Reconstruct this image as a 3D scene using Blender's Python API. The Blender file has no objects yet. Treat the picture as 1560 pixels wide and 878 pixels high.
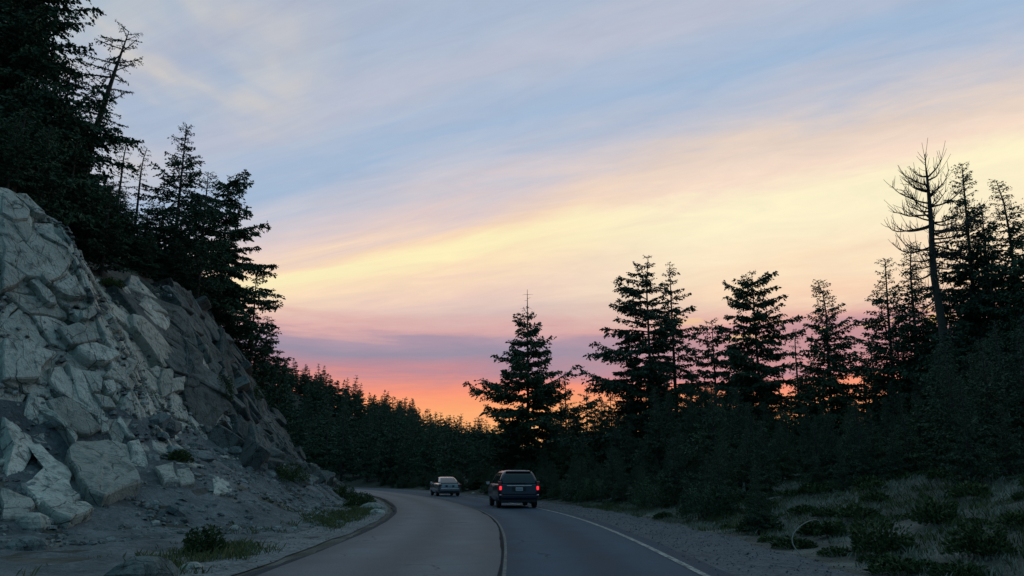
import bpy, math, random
import numpy as np

S = bpy.context.scene
COL = S.collection
R_ = math.radians

# ------------------------------------------------------------------ camera
PITCH = R_(13.4)
CAMZ = 1.4
cam_d = bpy.data.cameras.new("camera")
cam_d.sensor_width = 36.0
cam_d.lens = 1213 / 1560 * 36.0
cam_d.clip_start = 0.1
cam_d.clip_end = 12000
cam = bpy.data.objects.new("camera", cam_d)
COL.objects.link(cam)
cam.location = (0, 0, CAMZ)
cam.rotation_euler = (math.pi / 2 + PITCH, 0, 0)
S.camera = cam

# ------------------------------------------------------------------ exposure
S.view_settings.view_transform = 'Standard'
S.view_settings.look = 'None'
S.view_settings.exposure = 0.0
S.view_settings.gamma = 1.0
S.view_settings.use_curve_mapping = False
S.cycles.max_bounces = 6
S.cycles.diffuse_bounces = 3
S.cycles.sample_clamp_indirect = 4.0


def lin(r, g, b):
    def f(c):
        c /= 255.0
        return c / 12.92 if c <= 0.04045 else ((c + 0.055) / 1.055) ** 2.4
    return (f(r), f(g), f(b), 1.0)


class NT:
    """small helper for writing node trees"""
    def __init__(s, tree):
        s.t = tree
        s.n = tree.nodes
        s.l = tree.links

    def put(s, sock, v):
        if isinstance(v, (bpy.types.NodeSocket,)):
            s.l.new(v, sock)
        elif v is not None:
            sock.default_value = v

    def math(s, op, a, b=None, c=None, clamp=False):
        n = s.n.new('ShaderNodeMath')
        n.operation = op
        n.use_clamp = clamp
        s.put(n.inputs[0], a)
        if b is not None:
            s.put(n.inputs[1], b)
        if c is not None:
            s.put(n.inputs[2], c)
        return n.outputs[0]

    def rng(s, v, a, b, c=0.0, d=1.0, smooth=True):
        n = s.n.new('ShaderNodeMapRange')
        n.interpolation_type = 'SMOOTHSTEP' if smooth else 'LINEAR'
        s.put(n.inputs[0], v)
        for i, q in enumerate((a, b, c, d)):
            s.put(n.inputs[1 + i], q)
        return n.outputs[0]

    def mix(s, f, a, b, mode='MIX'):
        n = s.n.new('ShaderNodeMix')
        n.data_type = 'RGBA'
        n.blend_type = mode
        s.put(n.inputs[0], f)
        s.put(n.inputs[6], a)
        s.put(n.inputs[7], b)
        return n.outputs[2]

    def ramp(s, v, stops, interp='EASE'):
        n = s.n.new('ShaderNodeValToRGB')
        r = n.color_ramp
        r.interpolation = interp
        while len(r.elements) < len(stops):
            r.elements.new(0.5)
        for e, (p, c) in zip(r.elements, stops):
            e.position = p
            e.color = c
        s.put(n.inputs[0], v)
        return n.outputs[0]

    def noise(s, vec, scale, detail=3.0, rough=0.5, dist=0.0):
        n = s.n.new('ShaderNodeTexNoise')
        if vec is not None:
            s.l.new(vec, n.inputs['Vector'])
        n.inputs['Scale'].default_value = scale
        n.inputs['Detail'].default_value = detail
        n.inputs['Roughness'].default_value = rough
        n.inputs['Distortion'].default_value = dist
        return n.outputs['Fac']

    def xyz(s, a, b, c):
        n = s.n.new('ShaderNodeCombineXYZ')
        for i, v in enumerate((a, b, c)):
            s.put(n.inputs[i], v)
        return n.outputs[0]


# ------------------------------------------------------------------ dusk sky
SUN_EL, SUN_AZ = R_(1.0), R_(-6.0)          # the sun is just going under, ahead
world = bpy.data.worlds.new("World")
S.world = world
world.use_nodes = True
nt = NT(world.node_tree)
nt.n.clear()
out = nt.n.new('ShaderNodeOutputWorld')
bg = nt.n.new('ShaderNodeBackground')
bg.inputs['Strength'].default_value = 0.1
nt.l.new(bg.outputs[0], out.inputs[0])
sky = nt.n.new('ShaderNodeTexSky')
sky.sky_type = 'NISHITA'
sky.sun_disc = False
sky.sun_elevation = SUN_EL
sky.sun_rotation = SUN_AZ
sky.altitude = 1500
tc = nt.n.new('ShaderNodeTexCoord')
sp = nt.n.new('ShaderNodeSeparateXYZ')
nt.l.new(tc.outputs['Generated'], sp.inputs[0])
dx, dy, dz = sp.outputs
zc = nt.math('MAXIMUM', dz, 0.0)
# cirrus streets: parallel bands on a high cloud deck, converging far to the left
dn = nt.math('ADD', nt.math('MULTIPLY', dx, 0.5), nt.math('MULTIPLY', dy, 0.866))
dv = nt.math('ADD', nt.math('MULTIPLY', dx, -0.866), nt.math('MULTIPLY', dy, 0.5))
phi = nt.math('MULTIPLY', nt.math('ARCTAN2', zc, dn), 180 / math.pi)
el = nt.math('MULTIPLY', nt.math('ARCSINE', zc), 180 / math.pi)
vec = nt.xyz(nt.math('MULTIPLY', dv, 1.6), nt.math('MULTIPLY', phi, 0.11), 0.3)
n1 = nt.noise(vec, 1.3, 6.0, 0.55, 0.5)
vec2 = nt.xyz(nt.math('MULTIPLY', dv, 3.2), nt.math('MULTIPLY', phi, 0.32), 4.7)
n2 = nt.noise(vec2, 1.7, 7.0, 0.62, 0.8)
w1 = nt.math('MULTIPLY', nt.math('SUBTRACT', n1, 0.5), 7.0)
w2 = nt.math('MULTIPLY', nt.math('SUBTRACT', n2, 0.5), 4.2)
phw = nt.math('ADD', phi, nt.math('ADD', w1, w2))
phs = nt.math('DIVIDE', phw, 180.0)


def stops(lst, top):
    return [(p / top, lin(*c)) for p, c in lst]


over = [(33, (188, 194, 211)), (37, (172, 188, 211)), (42, (174, 185, 206)), (52, (172, 192, 208)),
        (90, (152, 190, 206)), (135, (92, 142, 164)), (178, (66, 106, 126))]
left_r = nt.ramp(phs, stops([(11, (204, 178, 184)), (13.5, (216, 192, 188)), (15.5, (238, 206, 192)),
                             (17.8, (254, 226, 190)), (19.5, (255, 244, 192)), (21.0, (253, 222, 188)),
                             (23.0, (228, 206, 202)), (26, (196, 199, 213)), (29.0, (164, 187, 215))] + over, 180.0), 'LINEAR')
right_r = nt.ramp(phs, stops([(8, (214, 164, 168)), (10.5, (242, 190, 166)), (12.5, (252, 220, 188)),
                              (14.5, (255, 234, 200)), (17.0, (255, 242, 206)), (18.8, (255, 245, 206)), (20.3, (250, 224, 204)),
                              (22.5, (232, 212, 198)), (25.0, (192, 197, 212)), (28.0, (162, 187, 216))] + over, 180.0), 'LINEAR')
cl = nt.mix(nt.rng(dv, 0.55, 0.22), left_r, right_r)
# soft cream veil in the cirrus
vec3 = nt.xyz(nt.math('MULTIPLY', dx, 2.2), nt.math('MULTIPLY', dz, 4.0), nt.math('MULTIPLY', dy, 2.2))
n3 = nt.noise(vec3, 1.15, 4.0, 0.55, 0.6)
veil = nt.math('MULTIPLY', nt.rng(n3, 0.42, 0.66), nt.math('MULTIPLY', nt.rng(phi, 26, 38), nt.rng(phi, 75, 44)))
veil = nt.math('MULTIPLY', veil, nt.rng(dv, 0.5, 0.72))
cl = nt.mix(nt.math('MULTIPLY', veil, 0.9), cl, lin(226, 214, 198))
# low bank near the horizon: purple band over the orange afterglow
vec4 = nt.xyz(nt.math('MULTIPLY', dx, 3.0), nt.math('MULTIPLY', el, 0.42), 1.7)
n4 = nt.noise(vec4, 1.4, 7.0, 0.6, 0.4)
elw = nt.math('ADD', el, nt.math('MULTIPLY', nt.math('SUBTRACT', n4, 0.5), 3.8))
low = nt.ramp(nt.math('DIVIDE', elw, 20.0), stops([(0.0, (253, 196, 140)), (3.2, (255, 184, 122)), (4.9, (255, 166, 116)),
                                                   (6.1, (250, 150, 122)), (7.2, (196, 140, 150)), (8.6, (154, 144, 166)),
                                                   (9.7, (176, 152, 170)), (10.5, (222, 170, 168)), (11.6, (224, 190, 182)), (13, (222, 194, 188))], 20.0), 'LINEAR')
low = nt.mix(nt.math('MULTIPLY', nt.math('MULTIPLY', nt.rng(dv, 0.5, 0.22), nt.math('MULTIPLY', nt.rng(el, 6.5, 7.6), nt.rng(el, 11.5, 9.5))), 0.5), low, lin(232, 152, 140))
# bright ragged cloudlets right of centre, low down
vec5 = nt.xyz(nt.math('MULTIPLY', dx, 9.0), nt.math('MULTIPLY', el, 0.85), 7.1)
n5 = nt.noise(vec5, 1.6, 5.0, 0.6, 0.3)
spot = nt.math('MULTIPLY', nt.rng(n5, 0.53, 0.64), nt.math('MULTIPLY', nt.rng(el, 8.6, 10.2), nt.rng(el, 13.0, 11.0)))
spot = nt.math('MULTIPLY', spot, nt.rng(dx, 0.1, 0.3))
low = nt.mix(nt.math('MULTIPLY', spot, 0.85), low, lin(255, 214, 128))
away = nt.rng(dy, 0.45, -0.35)                 # the afterglow fades round the horizon
low = nt.mix(away, low, lin(112, 112, 140))
cl = nt.mix(nt.rng(elw, 12.6, 9.6), cl, low)
cl = nt.mix(nt.math('MULTIPLY', nt.rng(dy, 0.3, -0.6), 0.75), cl, lin(82, 126, 148))
vec6 = nt.xyz(nt.math('MULTIPLY', dv, 5.5), nt.math('MULTIPLY', phi, 0.42), 2.2)
n6 = nt.noise(vec6, 1.5, 8.0, 0.66, 1.0)
gl = nt.rng(n6, 0.25, 0.75, 0.945, 1.055, False)
cl = nt.mix(1.0, cl, nt.xyz(gl, gl, nt.math('ADD', nt.math('MULTIPLY', gl, 0.7), 0.3)), 'MULTIPLY')
clb = nt.n.new('ShaderNodeVectorMath')
clb.operation = 'SCALE'
nt.l.new(cl, clb.inputs[0])
clb.inputs['Scale'].default_value = 10.0       # background strength is 0.1
allsky = nt.mix(0.965, sky.outputs[0], clb.outputs[0])   # thin deck lets a little clear sky through
nt.l.new(allsky, bg.inputs['Color'])

# ------------------------------------------------------------------ sun
sun_d = bpy.data.lights.new("sun", 'SUN')
sun_d.energy = 0.08
sun_d.angle = R_(12)
sun_d.color = (1.0, 0.62, 0.36)
sun = bpy.data.objects.new("sun", sun_d)
COL.objects.link(sun)
sun.rotation_euler = (R_(90) - SUN_EL, 0, math.pi + SUN_AZ)   # light travels towards the camera, from ahead

# ------------------------------------------------------------------ helpers
def tag(o, label=None, cat=None, group=None, kind=None):
    if label:
        o['label'] = label
    if cat:
        o['category'] = cat
    if group:
        o['group'] = group
    if kind:
        o['kind'] = kind
    return o


def link(name, data, parent=None, loc=None, rz=0.0):
    o = bpy.data.objects.new(name, data)
    COL.objects.link(o)
    if parent is not None:
        o.parent = parent
    if loc is not None:
        o.location = loc
    if rz:
        o.rotation_euler = (0, 0, rz)
    return o


def mesh_np(name, V, F, mats, fm=None, smooth=False):
    """V (n,3); F (m,3) or (m,4) array, or list of polygons; fm face material index"""
    me = bpy.data.meshes.new(name)
    V = np.asarray(V, dtype=np.float32)
    if isinstance(F, np.ndarray):
        k = F.shape[1]
        me.vertices.add(len(V))
        me.vertices.foreach_set('co', V.ravel())
        me.loops.add(F.size)
        me.loops.foreach_set('vertex_index', F.astype(np.int32).ravel())
        me.polygons.add(len(F))
        me.polygons.foreach_set('loop_start', np.arange(0, F.size, k, dtype=np.int32))
        me.polygons.foreach_set('loop_total', np.full(len(F), k, dtype=np.int32))
    else:
        me.from_pydata([tuple(v) for v in V], [], [tuple(f) for f in F])
    for m in (mats if isinstance(mats, (list, tuple)) else [mats]):
        me.materials.append(m)
    if fm is not None:
        me.polygons.foreach_set('material_index', np.asarray(fm, dtype=np.int32))
    me.polygons.foreach_set('use_smooth', np.full(len(me.polygons), smooth))
    me.update(calc_edges=True)
    return me


def tube(P, r, sides=6, cap=True):
    P = np.asarray(P, float)
    r = np.asarray(r, float) * np.ones(len(P))
    n = len(P)
    T = np.gradient(P, axis=0)
    T /= np.linalg.norm(T, axis=1)[:, None] + 1e-9
    ref = np.array([0.31, 0.95, 0.05]) if abs(T[0][2]) > 0.7 else np.array([0, 0, 1.0])
    A = np.cross(T, ref)
    A /= np.linalg.norm(A, axis=1)[:, None] + 1e-9
    B = np.cross(T, A)
    th = np.linspace(0, 2 * math.pi, sides, endpoint=False)
    V = P[:, None, :] + r[:, None, None] * (np.cos(th)[None, :, None] * A[:, None, :] + np.sin(th)[None, :, None] * B[:, None, :])
    V = V.reshape(-1, 3)
    i = np.arange(n - 1)[:, None] * sides
    j = np.arange(sides)[None, :]
    j2 = (j + 1) % sides
    F = np.stack([i + j, i + j2, i + sides + j2, i + sides + j], -1).reshape(-1, 4)
    return V, F


def cat_geo(parts):
    Vs, Fs, o = [], [], 0
    for V, F in parts:
        Vs.append(V)
        Fs.append(F + o)
        o += len(V)
    return np.concatenate(Vs), np.concatenate(Fs)


def sstep(a, b, x):
    t = np.clip((x - a) / (b - a), 0, 1)
    return t * t * (3 - 2 * t)


_rs = np.random.RandomState(5)
_lat = _rs.rand(64, 64)


def vnoise(x, y, s=1.0):
    x = np.asarray(x, float) * s
    y = np.asarray(y, float) * s
    xi = np.floor(x).astype(int)
    yi = np.floor(y).astype(int)
    u = x - xi
    v = y - yi
    u = u * u * (3 - 2 * u)
    v = v * v * (3 - 2 * v)
    g = lambda a, b: _lat[a % 64, b % 64]
    return (g(xi, yi) * (1 - u) + g(xi + 1, yi) * u) * (1 - v) + (g(xi, yi + 1) * (1 - u) + g(xi + 1, yi + 1) * u) * v - 0.5


def fbm(x, y, s):
    return vnoise(x, y, s) + 0.5 * vnoise(x + 17.3, y - 5.1, 2.1 * s) + 0.25 * vnoise(x - 3.3, y + 9.7, 4.3 * s)


# ------------------------------------------------------------------ road course and terrain
def smooth_line(pts, step=1.0, it=60):
    pts = np.asarray(pts, float)
    d = np.r_[0, np.cumsum(np.linalg.norm(np.diff(pts, axis=0), axis=1))]
    q = np.arange(0, d[-1], step)
    L = np.stack([np.interp(q, d, pts[:, 0]), np.interp(q, d, pts[:, 1])], 1)
    for _ in range(it):
        L[1:-1] = 0.25 * L[:-2] + 0.5 * L[1:-1] + 0.25 * L[2:]
    return L


ROAD = smooth_line([(-0.3, -60), (-0.25, 0), (-0.18, 11), (-0.1, 17), (-0.2, 22), (-0.6, 30), (-1.1, 34.6), (-2.1, 41),
                    (-4.7, 55), (-8.7, 71), (-15.6, 94), (-23, 112), (-33, 127), (-47, 139), (-66, 147), (-90, 151), (-140, 152), (-420, 150)])
FOOT = smooth_line([(-90, -80), (-70, -20), (-34, 8), (-16, 19), (-11.2, 26.2), (-12.2, 29.5), (-14.4, 33.5), (-13.4, 40), (-14.6, 53), (-17.5, 70),
                    (-24.5, 95), (-36, 115), (-52, 128), (-80, 136), (-420, 136)], 0.7, 4)


def coarse(L):
    """keep the fine steps only where the place is seen close"""
    k = [i for i in range(len(L)) if (L[i, 0] > -60 and L[i, 1] > 0) or i % 20 == 0 or i == len(L) - 1]
    return L[k]


ROADC = coarse(ROAD)
FOOT = coarse(FOOT)


def sdist(L, x, y):
    """signed distance to polyline (right of travel positive) and position along it"""
    x = np.asarray(x, float)
    y = np.asarray(y, float)
    sh = x.shape
    P = np.stack([x.ravel(), y.ravel()], 1)
    A = L[:-1]
    D = L[1:] - L[:-1]
    ln = np.linalg.norm(D, axis=1)
    cum = np.r_[0, np.cumsum(ln)][:-1]
    sd = np.empty(len(P))
    al = np.empty(len(P))
    for s in range(0, len(P), 4000):
        p = P[s:s + 4000]
        w = p[:, None, :] - A[None]
        t = np.clip((w * D[None]).sum(-1) / (ln ** 2)[None], 0, 1)
        e = w - t[..., None] * D[None]
        d2 = (e ** 2).sum(-1)
        k = d2.argmin(1)
        i = np.arange(len(p))
        cr = D[k, 0] * w[i, k, 1] - D[k, 1] * w[i, k, 0]
        sd[s:s + 4000] = np.sqrt(d2[i, k]) * np.where(cr < 0, 1, -1)
        al[s:s + 4000] = cum[k] + t[i, k] * ln[k]
    return sd.reshape(sh), al.reshape(sh)


_fy = FOOT[:, 1]
_fcum = np.r_[0, np.cumsum(np.linalg.norm(np.diff(FOOT, axis=0), axis=1))]
CLIFF_SLOPE = 1.75


def crest(al):
    y = np.interp(al, _fcum, _fy)
    x = np.interp(al, _fcum, FOOT[:, 0])
    h = np.interp(y, [-80, 8, 19, 26.2, 29.5, 33.5, 40, 47, 53, 60, 70, 80, 95, 136], [12.4, 12.4, 10.8, 8.2, 7.4, 6.6, 7.9, 9.2, 8.6, 5.8, 2.6, 1.2, 1.0, 1.5])
    return np.where(x < -100, 3.0, h)


def H(x, y):
    x = np.asarray(x, float)
    y = np.asarray(y, float)
    dc, _ = sdist(ROADC, x, y)
    sf, al = sdist(FOOT, x, y)
    sf = -sf
    hc = crest(al)
    # left: verge, talus, cliff, wooded hillside
    wl = sstep(4.6, 7.5, -dc)
    amp = np.interp(np.interp(al, _fcum, _fy), [10, 24, 32, 45, 55, 70, 90], [2.0, 2.0, 3.0, 3.0, 2.1, 1.2, .8])
    tal = amp * (0.35 * sstep(-7.0, 0.3, sf) + 0.65 * np.clip((sf + 4.6) / 4.9, 0, 1)) * wl
    run = hc / CLIFF_SLOPE
    zc = np.clip(sf, 0, None)
    zl = np.minimum(zc, run) * CLIFF_SLOPE + np.clip(zc - run, 0, 55) * 0.42 + np.clip(zc - run - 55, 0, None) * 0.1
    left = tal + zl
    # right: low bank, then the ground falls away behind the first trees
    dr = dc - 5.4
    bank = 1.25 * sstep(0, 8.5, dr) * sstep(8, 20, y + 4) + 0.25 * sstep(0, 5, dr) + fbm(x, y, 0.35) * 0.25 * sstep(0.3, 3, dr)
    fall = -np.minimum(np.clip(dr - 30, 0, None) * 0.24, 46) * sstep(-14, 14, x)
    hill = 0.38 * np.clip(-x, 0, 150) * sstep(9, 75, dc) * (1 - 0.7 * sstep(300, 900, y))
    right = np.where(dr > 0, bank + fall + hill, 0)
    r = np.where(dc < 0, left, right)
    return r - 0.03


def ray(px, py):
    u = (px - 780) / 1213.0
    v = (439 - py) / 1213.0
    return np.array([u, math.cos(PITCH) - v * math.sin(PITCH), math.sin(PITCH) + v * math.cos(PITCH)])


def at_depth(px, py, Y):
    r = ray(px, py)
    t = Y / r[1]
    return r[0] * t, CAMZ + r[2] * t


def hz(x, y):
    return float(H(np.array([x]), np.array([y]))[0])


# ------------------------------------------------------------------ materials
def new_mat(name):
    m = bpy.data.materials.new(name)
    m.use_nodes = True
    t = NT(m.node_tree)
    b = t.n['Principled BSDF']
    return m, t, b


def bump(t, b, h, strength=0.5, dist=0.05):
    n = t.n.new('ShaderNodeBump')
    n.inputs['Strength'].default_value = strength
    n.inputs['Distance'].default_value = dist
    t.l.new(h, n.inputs['Height'])
    t.l.new(n.outputs[0], b.inputs['Normal'])


def pos(t):
    g = t.n.new('ShaderNodeNewGeometry')
    return g.outputs['Position']


def objrand(t):
    return t.n.new('ShaderNodeObjectInfo').outputs['Random']


def plain(name, col, rough=0.5, metal=0.0, spec=0.5, emit=None, es=0.0, coat=0.0):
    m, t, b = new_mat(name)
    b.inputs['Base Color'].default_value = (*col, 1)
    b.inputs['Roughness'].default_value = rough
    b.inputs['Metallic'].default_value = metal
    b.inputs['Specular IOR Level'].default_value = spec
    b.inputs['Coat Weight'].default_value = coat
    if emit:
        b.inputs['Emission Color'].default_value = (*emit, 1)
        b.inputs['Emission Strength'].default_value = es
    return m


def rock_mat(name, c0, c1, c2, crack=0.62, island=False):
    m, t, b = new_mat(name)
    p = pos(t)
    r = objrand(t)
    nA = t.noise(p, 0.55, 5, 0.6, 0.3)
    nB = t.noise(p, 3.2, 6, 0.65, 0.2)
    nC = t.noise(p, 17, 5, 0.7)
    col = t.ramp(nA, [(0.3, (*c0, 1)), (0.52, (*c1, 1)), (0.72, (*c2, 1))], 'LINEAR')
    if island:                                   # every little stone its own shade
        r = t.math('MULTIPLY', t.n.new('ShaderNodeNewGeometry').outputs['Random Per Island'], 1.7)
    v = t.math('ADD', t.math('MULTIPLY', r, 0.58 if not island else 0.62), 0.70 if not island else 0.5)
    col = t.mix(1.0, col, t.xyz(v, v, v), 'MULTIPLY')
    # dark lichen and water stain patches
    col = t.mix(t.math('MULTIPLY', t.rng(nB, 0.5, 0.66), 0.7), col, (c0[0] * .35, c0[1] * .4, c0[2] * .42, 1))
    col = t.mix(t.math('MULTIPLY', t.rng(nC, 0.5, 0.72), 0.5), col, (c0[0] * .5, c0[1] * .5, c0[2] * .5, 1))
    # water streaks and rust running down the face
    ms = t.n.new('ShaderNodeMapping')
    ms.inputs['Scale'].default_value = (2.2, 2.2, 0.35)
    t.l.new(p, ms.inputs[0])
    nS = t.noise(ms.outputs[0], 1.0, 5, 0.65, 0.4)
    col = t.mix(t.math('MULTIPLY', t.rng(nS, 0.52, 0.68), 0.55), col, (c0[0] * .4, c0[1] * .42, c0[2] * .4, 1))
    col = t.mix(t.math('MULTIPLY', t.rng(nS, 0.42, 0.3), 0.35), col, (c1[0] * .95, c1[1] * .8, c1[2] * .66, 1))
    # hairline joints
    mp = t.n.new('ShaderNodeMapping')
    mp.inputs['Rotation'].default_value = (0.5, 0.75, 0.4)
    mp.inputs['Scale'].default_value = (1.0, 2.3, 0.75)
    wn = t.n.new('ShaderNodeTexNoise')
    wn.inputs['Scale'].default_value = 1.4
    wn.inputs['Detail'].default_value = 4
    t.l.new(p, wn.inputs['Vector'])
    av = t.n.new('ShaderNodeVectorMath')
    av.operation = 'MULTIPLY_ADD'
    t.l.new(wn.outputs['Color'], av.inputs[0])
    av.inputs[1].default_value = (0.3, 0.3, 0.3)
    t.l.new(p, av.inputs[2])
    t.l.new(av.outputs[0], mp.inputs[0])
    vo = t.n.new('ShaderNodeTexVoronoi')
    vo.feature = 'DISTANCE_TO_EDGE'
    vo.inputs['Scale'].default_value = 0.95
    t.l.new(mp.outputs[0], vo.inputs['Vector'])
    ck = t.rng(vo.outputs['Distance'], 0.0, 0.022, 1.0, 0.0)
    ck = t.math('MULTIPLY', ck, t.rng(nB, 0.35, 0.55))
    vo2 = t.n.new('ShaderNodeTexVoronoi')
    vo2.feature = 'DISTANCE_TO_EDGE'
    vo2.inputs['Scale'].default_value = 2.9
    t.l.new(mp.outputs[0], vo2.inputs['Vector'])
    ck2 = t.math('MULTIPLY', t.rng(vo2.outputs['Distance'], 0.0, 0.035, 1.0, 0.0), t.rng(nA, 0.42, 0.6))
    ck = t.math('MAXIMUM', ck, t.math('MULTIPLY', ck2, 0.5))
    col = t.mix(t.math('MULTIPLY', ck, crack), col, (0.02, 0.025, 0.028, 1))
    t.l.new(col, b.inputs['Base Color'])
    b.inputs['Roughness'].default_value = 0.92
    b.inputs['Specular IOR Level'].default_value = 0.25
    h = t.math('ADD', t.math('MULTIPLY', nB, 0.9), t.math('MULTIPLY', nC, 0.45))
    h = t.math('SUBTRACT', h, t.math('MULTIPLY', ck, 0.5))
    bump(t, b, h, 0.8, 0.18)
    return m


M_PALE = rock_mat('pale_rock', (0.30, 0.33, 0.30), (0.46, 0.495, 0.45), (0.56, 0.59, 0.53))
M_DARK = rock_mat('dark_shaded_rock', (0.065, 0.092, 0.094), (0.12, 0.15, 0.148), (0.195, 0.23, 0.215))  # shade of the recessed cliff put into the rock colour; also the dark boulder
M_SCREE = rock_mat('scree_stone', (0.13, 0.155, 0.16), (0.21, 0.24, 0.24), (0.33, 0.36, 0.34), 0.0, True)
M_BASE = rock_mat('shaded_gap_rock', (0.03, 0.042, 0.042), (0.055, 0.072, 0.066), (0.09, 0.11, 0.095))  # bedrock coloured extra dark to stand in for shadow between the blocks
M_STONE = rock_mat('loose_stone', (0.13, 0.165, 0.175), (0.21, 0.255, 0.26), (0.33, 0.37, 0.36), 0.2)


def asphalt(name, c0, c1, rough, spec=0.4):
    m, t, b = new_mat(name)
    p = pos(t)
    a = t.noise(p, 0.5, 6, 0.7)
    g = t.noise(p, 26, 3, 0.8)
    f = t.noise(p, 95, 2, 0.7)
    col = t.ramp(a, [(0.38, (*c0, 1)), (0.62, (*c1, 1))], 'LINEAR')
    v = t.math('ADD', t.rng(g, 0.2, 0.8, 0.62, 1.35, False), t.rng(f, 0.25, 0.75, -0.28, 0.28, False))
    col = t.mix(1.0, col, t.xyz(v, v, v), 'MULTIPLY')
    at = t.n.new('ShaderNodeAttribute')
    at.attribute_name = 'across'
    # two wheel tracks worn smooth in each lane, oil-darkened middle
    wob = t.math('ADD', at.outputs['Fac'], t.math('MULTIPLY', t.math('SUBTRACT', a, 0.5), 0.10))
    tr_ = t.math('MULTIPLY', t.math('COSINE', t.math('MULTIPLY', wob, 4 * math.pi)), -0.5)
    tv = t.math('ADD', 1.0, t.math('MULTIPLY', tr_, 0.34))
    col = t.mix(1.0, col, t.xyz(tv, tv, tv), 'MULTIPLY')
    # cracks
    vo = t.n.new('ShaderNodeTexVoronoi')
    vo.feature = 'DISTANCE_TO_EDGE'
    vo.inputs['Scale'].default_value = 0.33
    wv = t.n.new('ShaderNodeVectorMath')
    wv.operation = 'MULTIPLY_ADD'
    wn = t.n.new('ShaderNodeTexNoise')
    wn.inputs['Scale'].default_value = 1.1
    wn.inputs['Detail'].default_value = 5
    t.l.new(p, wn.inputs['Vector'])
    t.l.new(wn.outputs['Color'], wv.inputs[0])
    wv.inputs[1].default_value = (0.9, 0.9, 0.9)
    t.l.new(p, wv.inputs[2])
    t.l.new(wv.outputs[0], vo.inputs['Vector'])
    ck = t.math('MULTIPLY', t.rng(vo.outputs['Distance'], 0.002, 0.011, 1.0, 0.0), t.rng(a, 0.5, 0.6))
    col = t.mix(t.math('MULTIPLY', ck, 0.7), col, (0.012, 0.014, 0.016, 1))
    t.l.new(col, b.inputs['Base Color'])
    t.l.new(t.math('ADD', rough, t.math('MULTIPLY', t.math('SUBTRACT', a, 0.5), 0.5)), b.inputs['Roughness'])
    b.inputs['Specular IOR Level'].default_value = spec
    bump(t, b, t.math('ADD', g, t.math('MULTIPLY', f, 0.6)), 0.6, 0.012)
    return m


M_PALELANE = asphalt('pale_asphalt', (0.074, 0.088, 0.105), (0.122, 0.136, 0.152), 0.76, 0.28)  # left lane, paler than the right one
M_DARKLANE = asphalt('dark_asphalt', (0.034, 0.056, 0.084), (0.054, 0.084, 0.118), 0.85, 0.18)
M_STRIP = asphalt('edge_asphalt', (0.026, 0.033, 0.042), (0.044, 0.054, 0.064), 0.9, 0.1)
M_TAR = asphalt('tar_seam', (0.016, 0.02, 0.024), (0.032, 0.037, 0.043), 0.95, 0.05)


def paint(name, col):
    m, t, b = new_mat(name)
    p = pos(t)
    w = t.noise(p, 7, 5, 0.75)
    c = t.mix(t.rng(w, 0.40, 0.62), (*col, 1), (0.085, 0.09, 0.095, 1))
    t.l.new(c, b.inputs['Base Color'])
    b.inputs['Roughness'].default_value = 0.95
    b.inputs['Specular IOR Level'].default_value = 0.1
    return m


M_WHITE = paint('worn_white_paint', (0.42, 0.42, 0.40))
M_YELLOW = paint('worn_yellow_paint', (0.2, 0.205, 0.19))


def gravel_mat(name, c0, c1, sc=14):
    m, t, b = new_mat(name)
    p = pos(t)
    vo = t.n.new('ShaderNodeTexVoronoi')
    vo.inputs['Scale'].default_value = sc
    t.l.new(p, vo.inputs['Vector'])
    a = t.noise(p, 0.6, 5, 0.65)
    sv = t.n.new('ShaderNodeSeparateXYZ')
    t.l.new(vo.outputs['Color'], sv.inputs[0])
    col = t.mix(sv.outputs[0], (*c0, 1), (*c1, 1))
    v = t.rng(a, 0.25, 0.75, 0.6, 1.25, False)
    col = t.mix(1.0, col, t.xyz(v, v, v), 'MULTIPLY')
    t.l.new(col, b.inputs['Base Color'])
    b.inputs['Roughness'].default_value = 0.95
    bump(t, b, vo.outputs['Distance'], 1.0, 0.04)
    return m


M_GRAVEL = gravel_mat('blue_grey_gravel', (0.042, 0.056, 0.07), (0.10, 0.12, 0.14))


def ground_mat():
    m, t, b = new_mat('ground_cover')
    p = pos(t)
    a = t.noise(p, 0.45, 6, 0.65)
    g = t.noise(p, 5.0, 5, 0.7)
    col = t.ramp(a, [(0.35, (0.024, 0.034, 0.026, 1)), (0.5, (0.055, 0.064, 0.056, 1)), (0.66, (0.15, 0.165, 0.15, 1))], 'LINEAR')
    spx = t.n.new('ShaderNodeSeparateXYZ')
    t.l.new(p, spx.inputs[0])
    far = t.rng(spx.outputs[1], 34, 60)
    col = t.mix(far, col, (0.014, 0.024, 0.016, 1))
    v = t.rng(g, 0.25, 0.75, 0.55, 1.3, False)
    col = t.mix(1.0, col, t.xyz(v, v, v), 'MULTIPLY')
    t.l.new(col, b.inputs['Base Color'])
    b.inputs['Roughness'].default_value = 0.95
    bump(t, b, g, 1.0, 0.1)
    return m


M_SCREE2 = rock_mat('gravel_stone', (0.085, 0.105, 0.125), (0.13, 0.15, 0.17), (0.18, 0.2, 0.215), 0.0, True)
M_VERGE = gravel_mat('pale_gravel', (0.075, 0.092, 0.10), (0.19, 0.215, 0.225))
M_GROUND = ground_mat()


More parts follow.
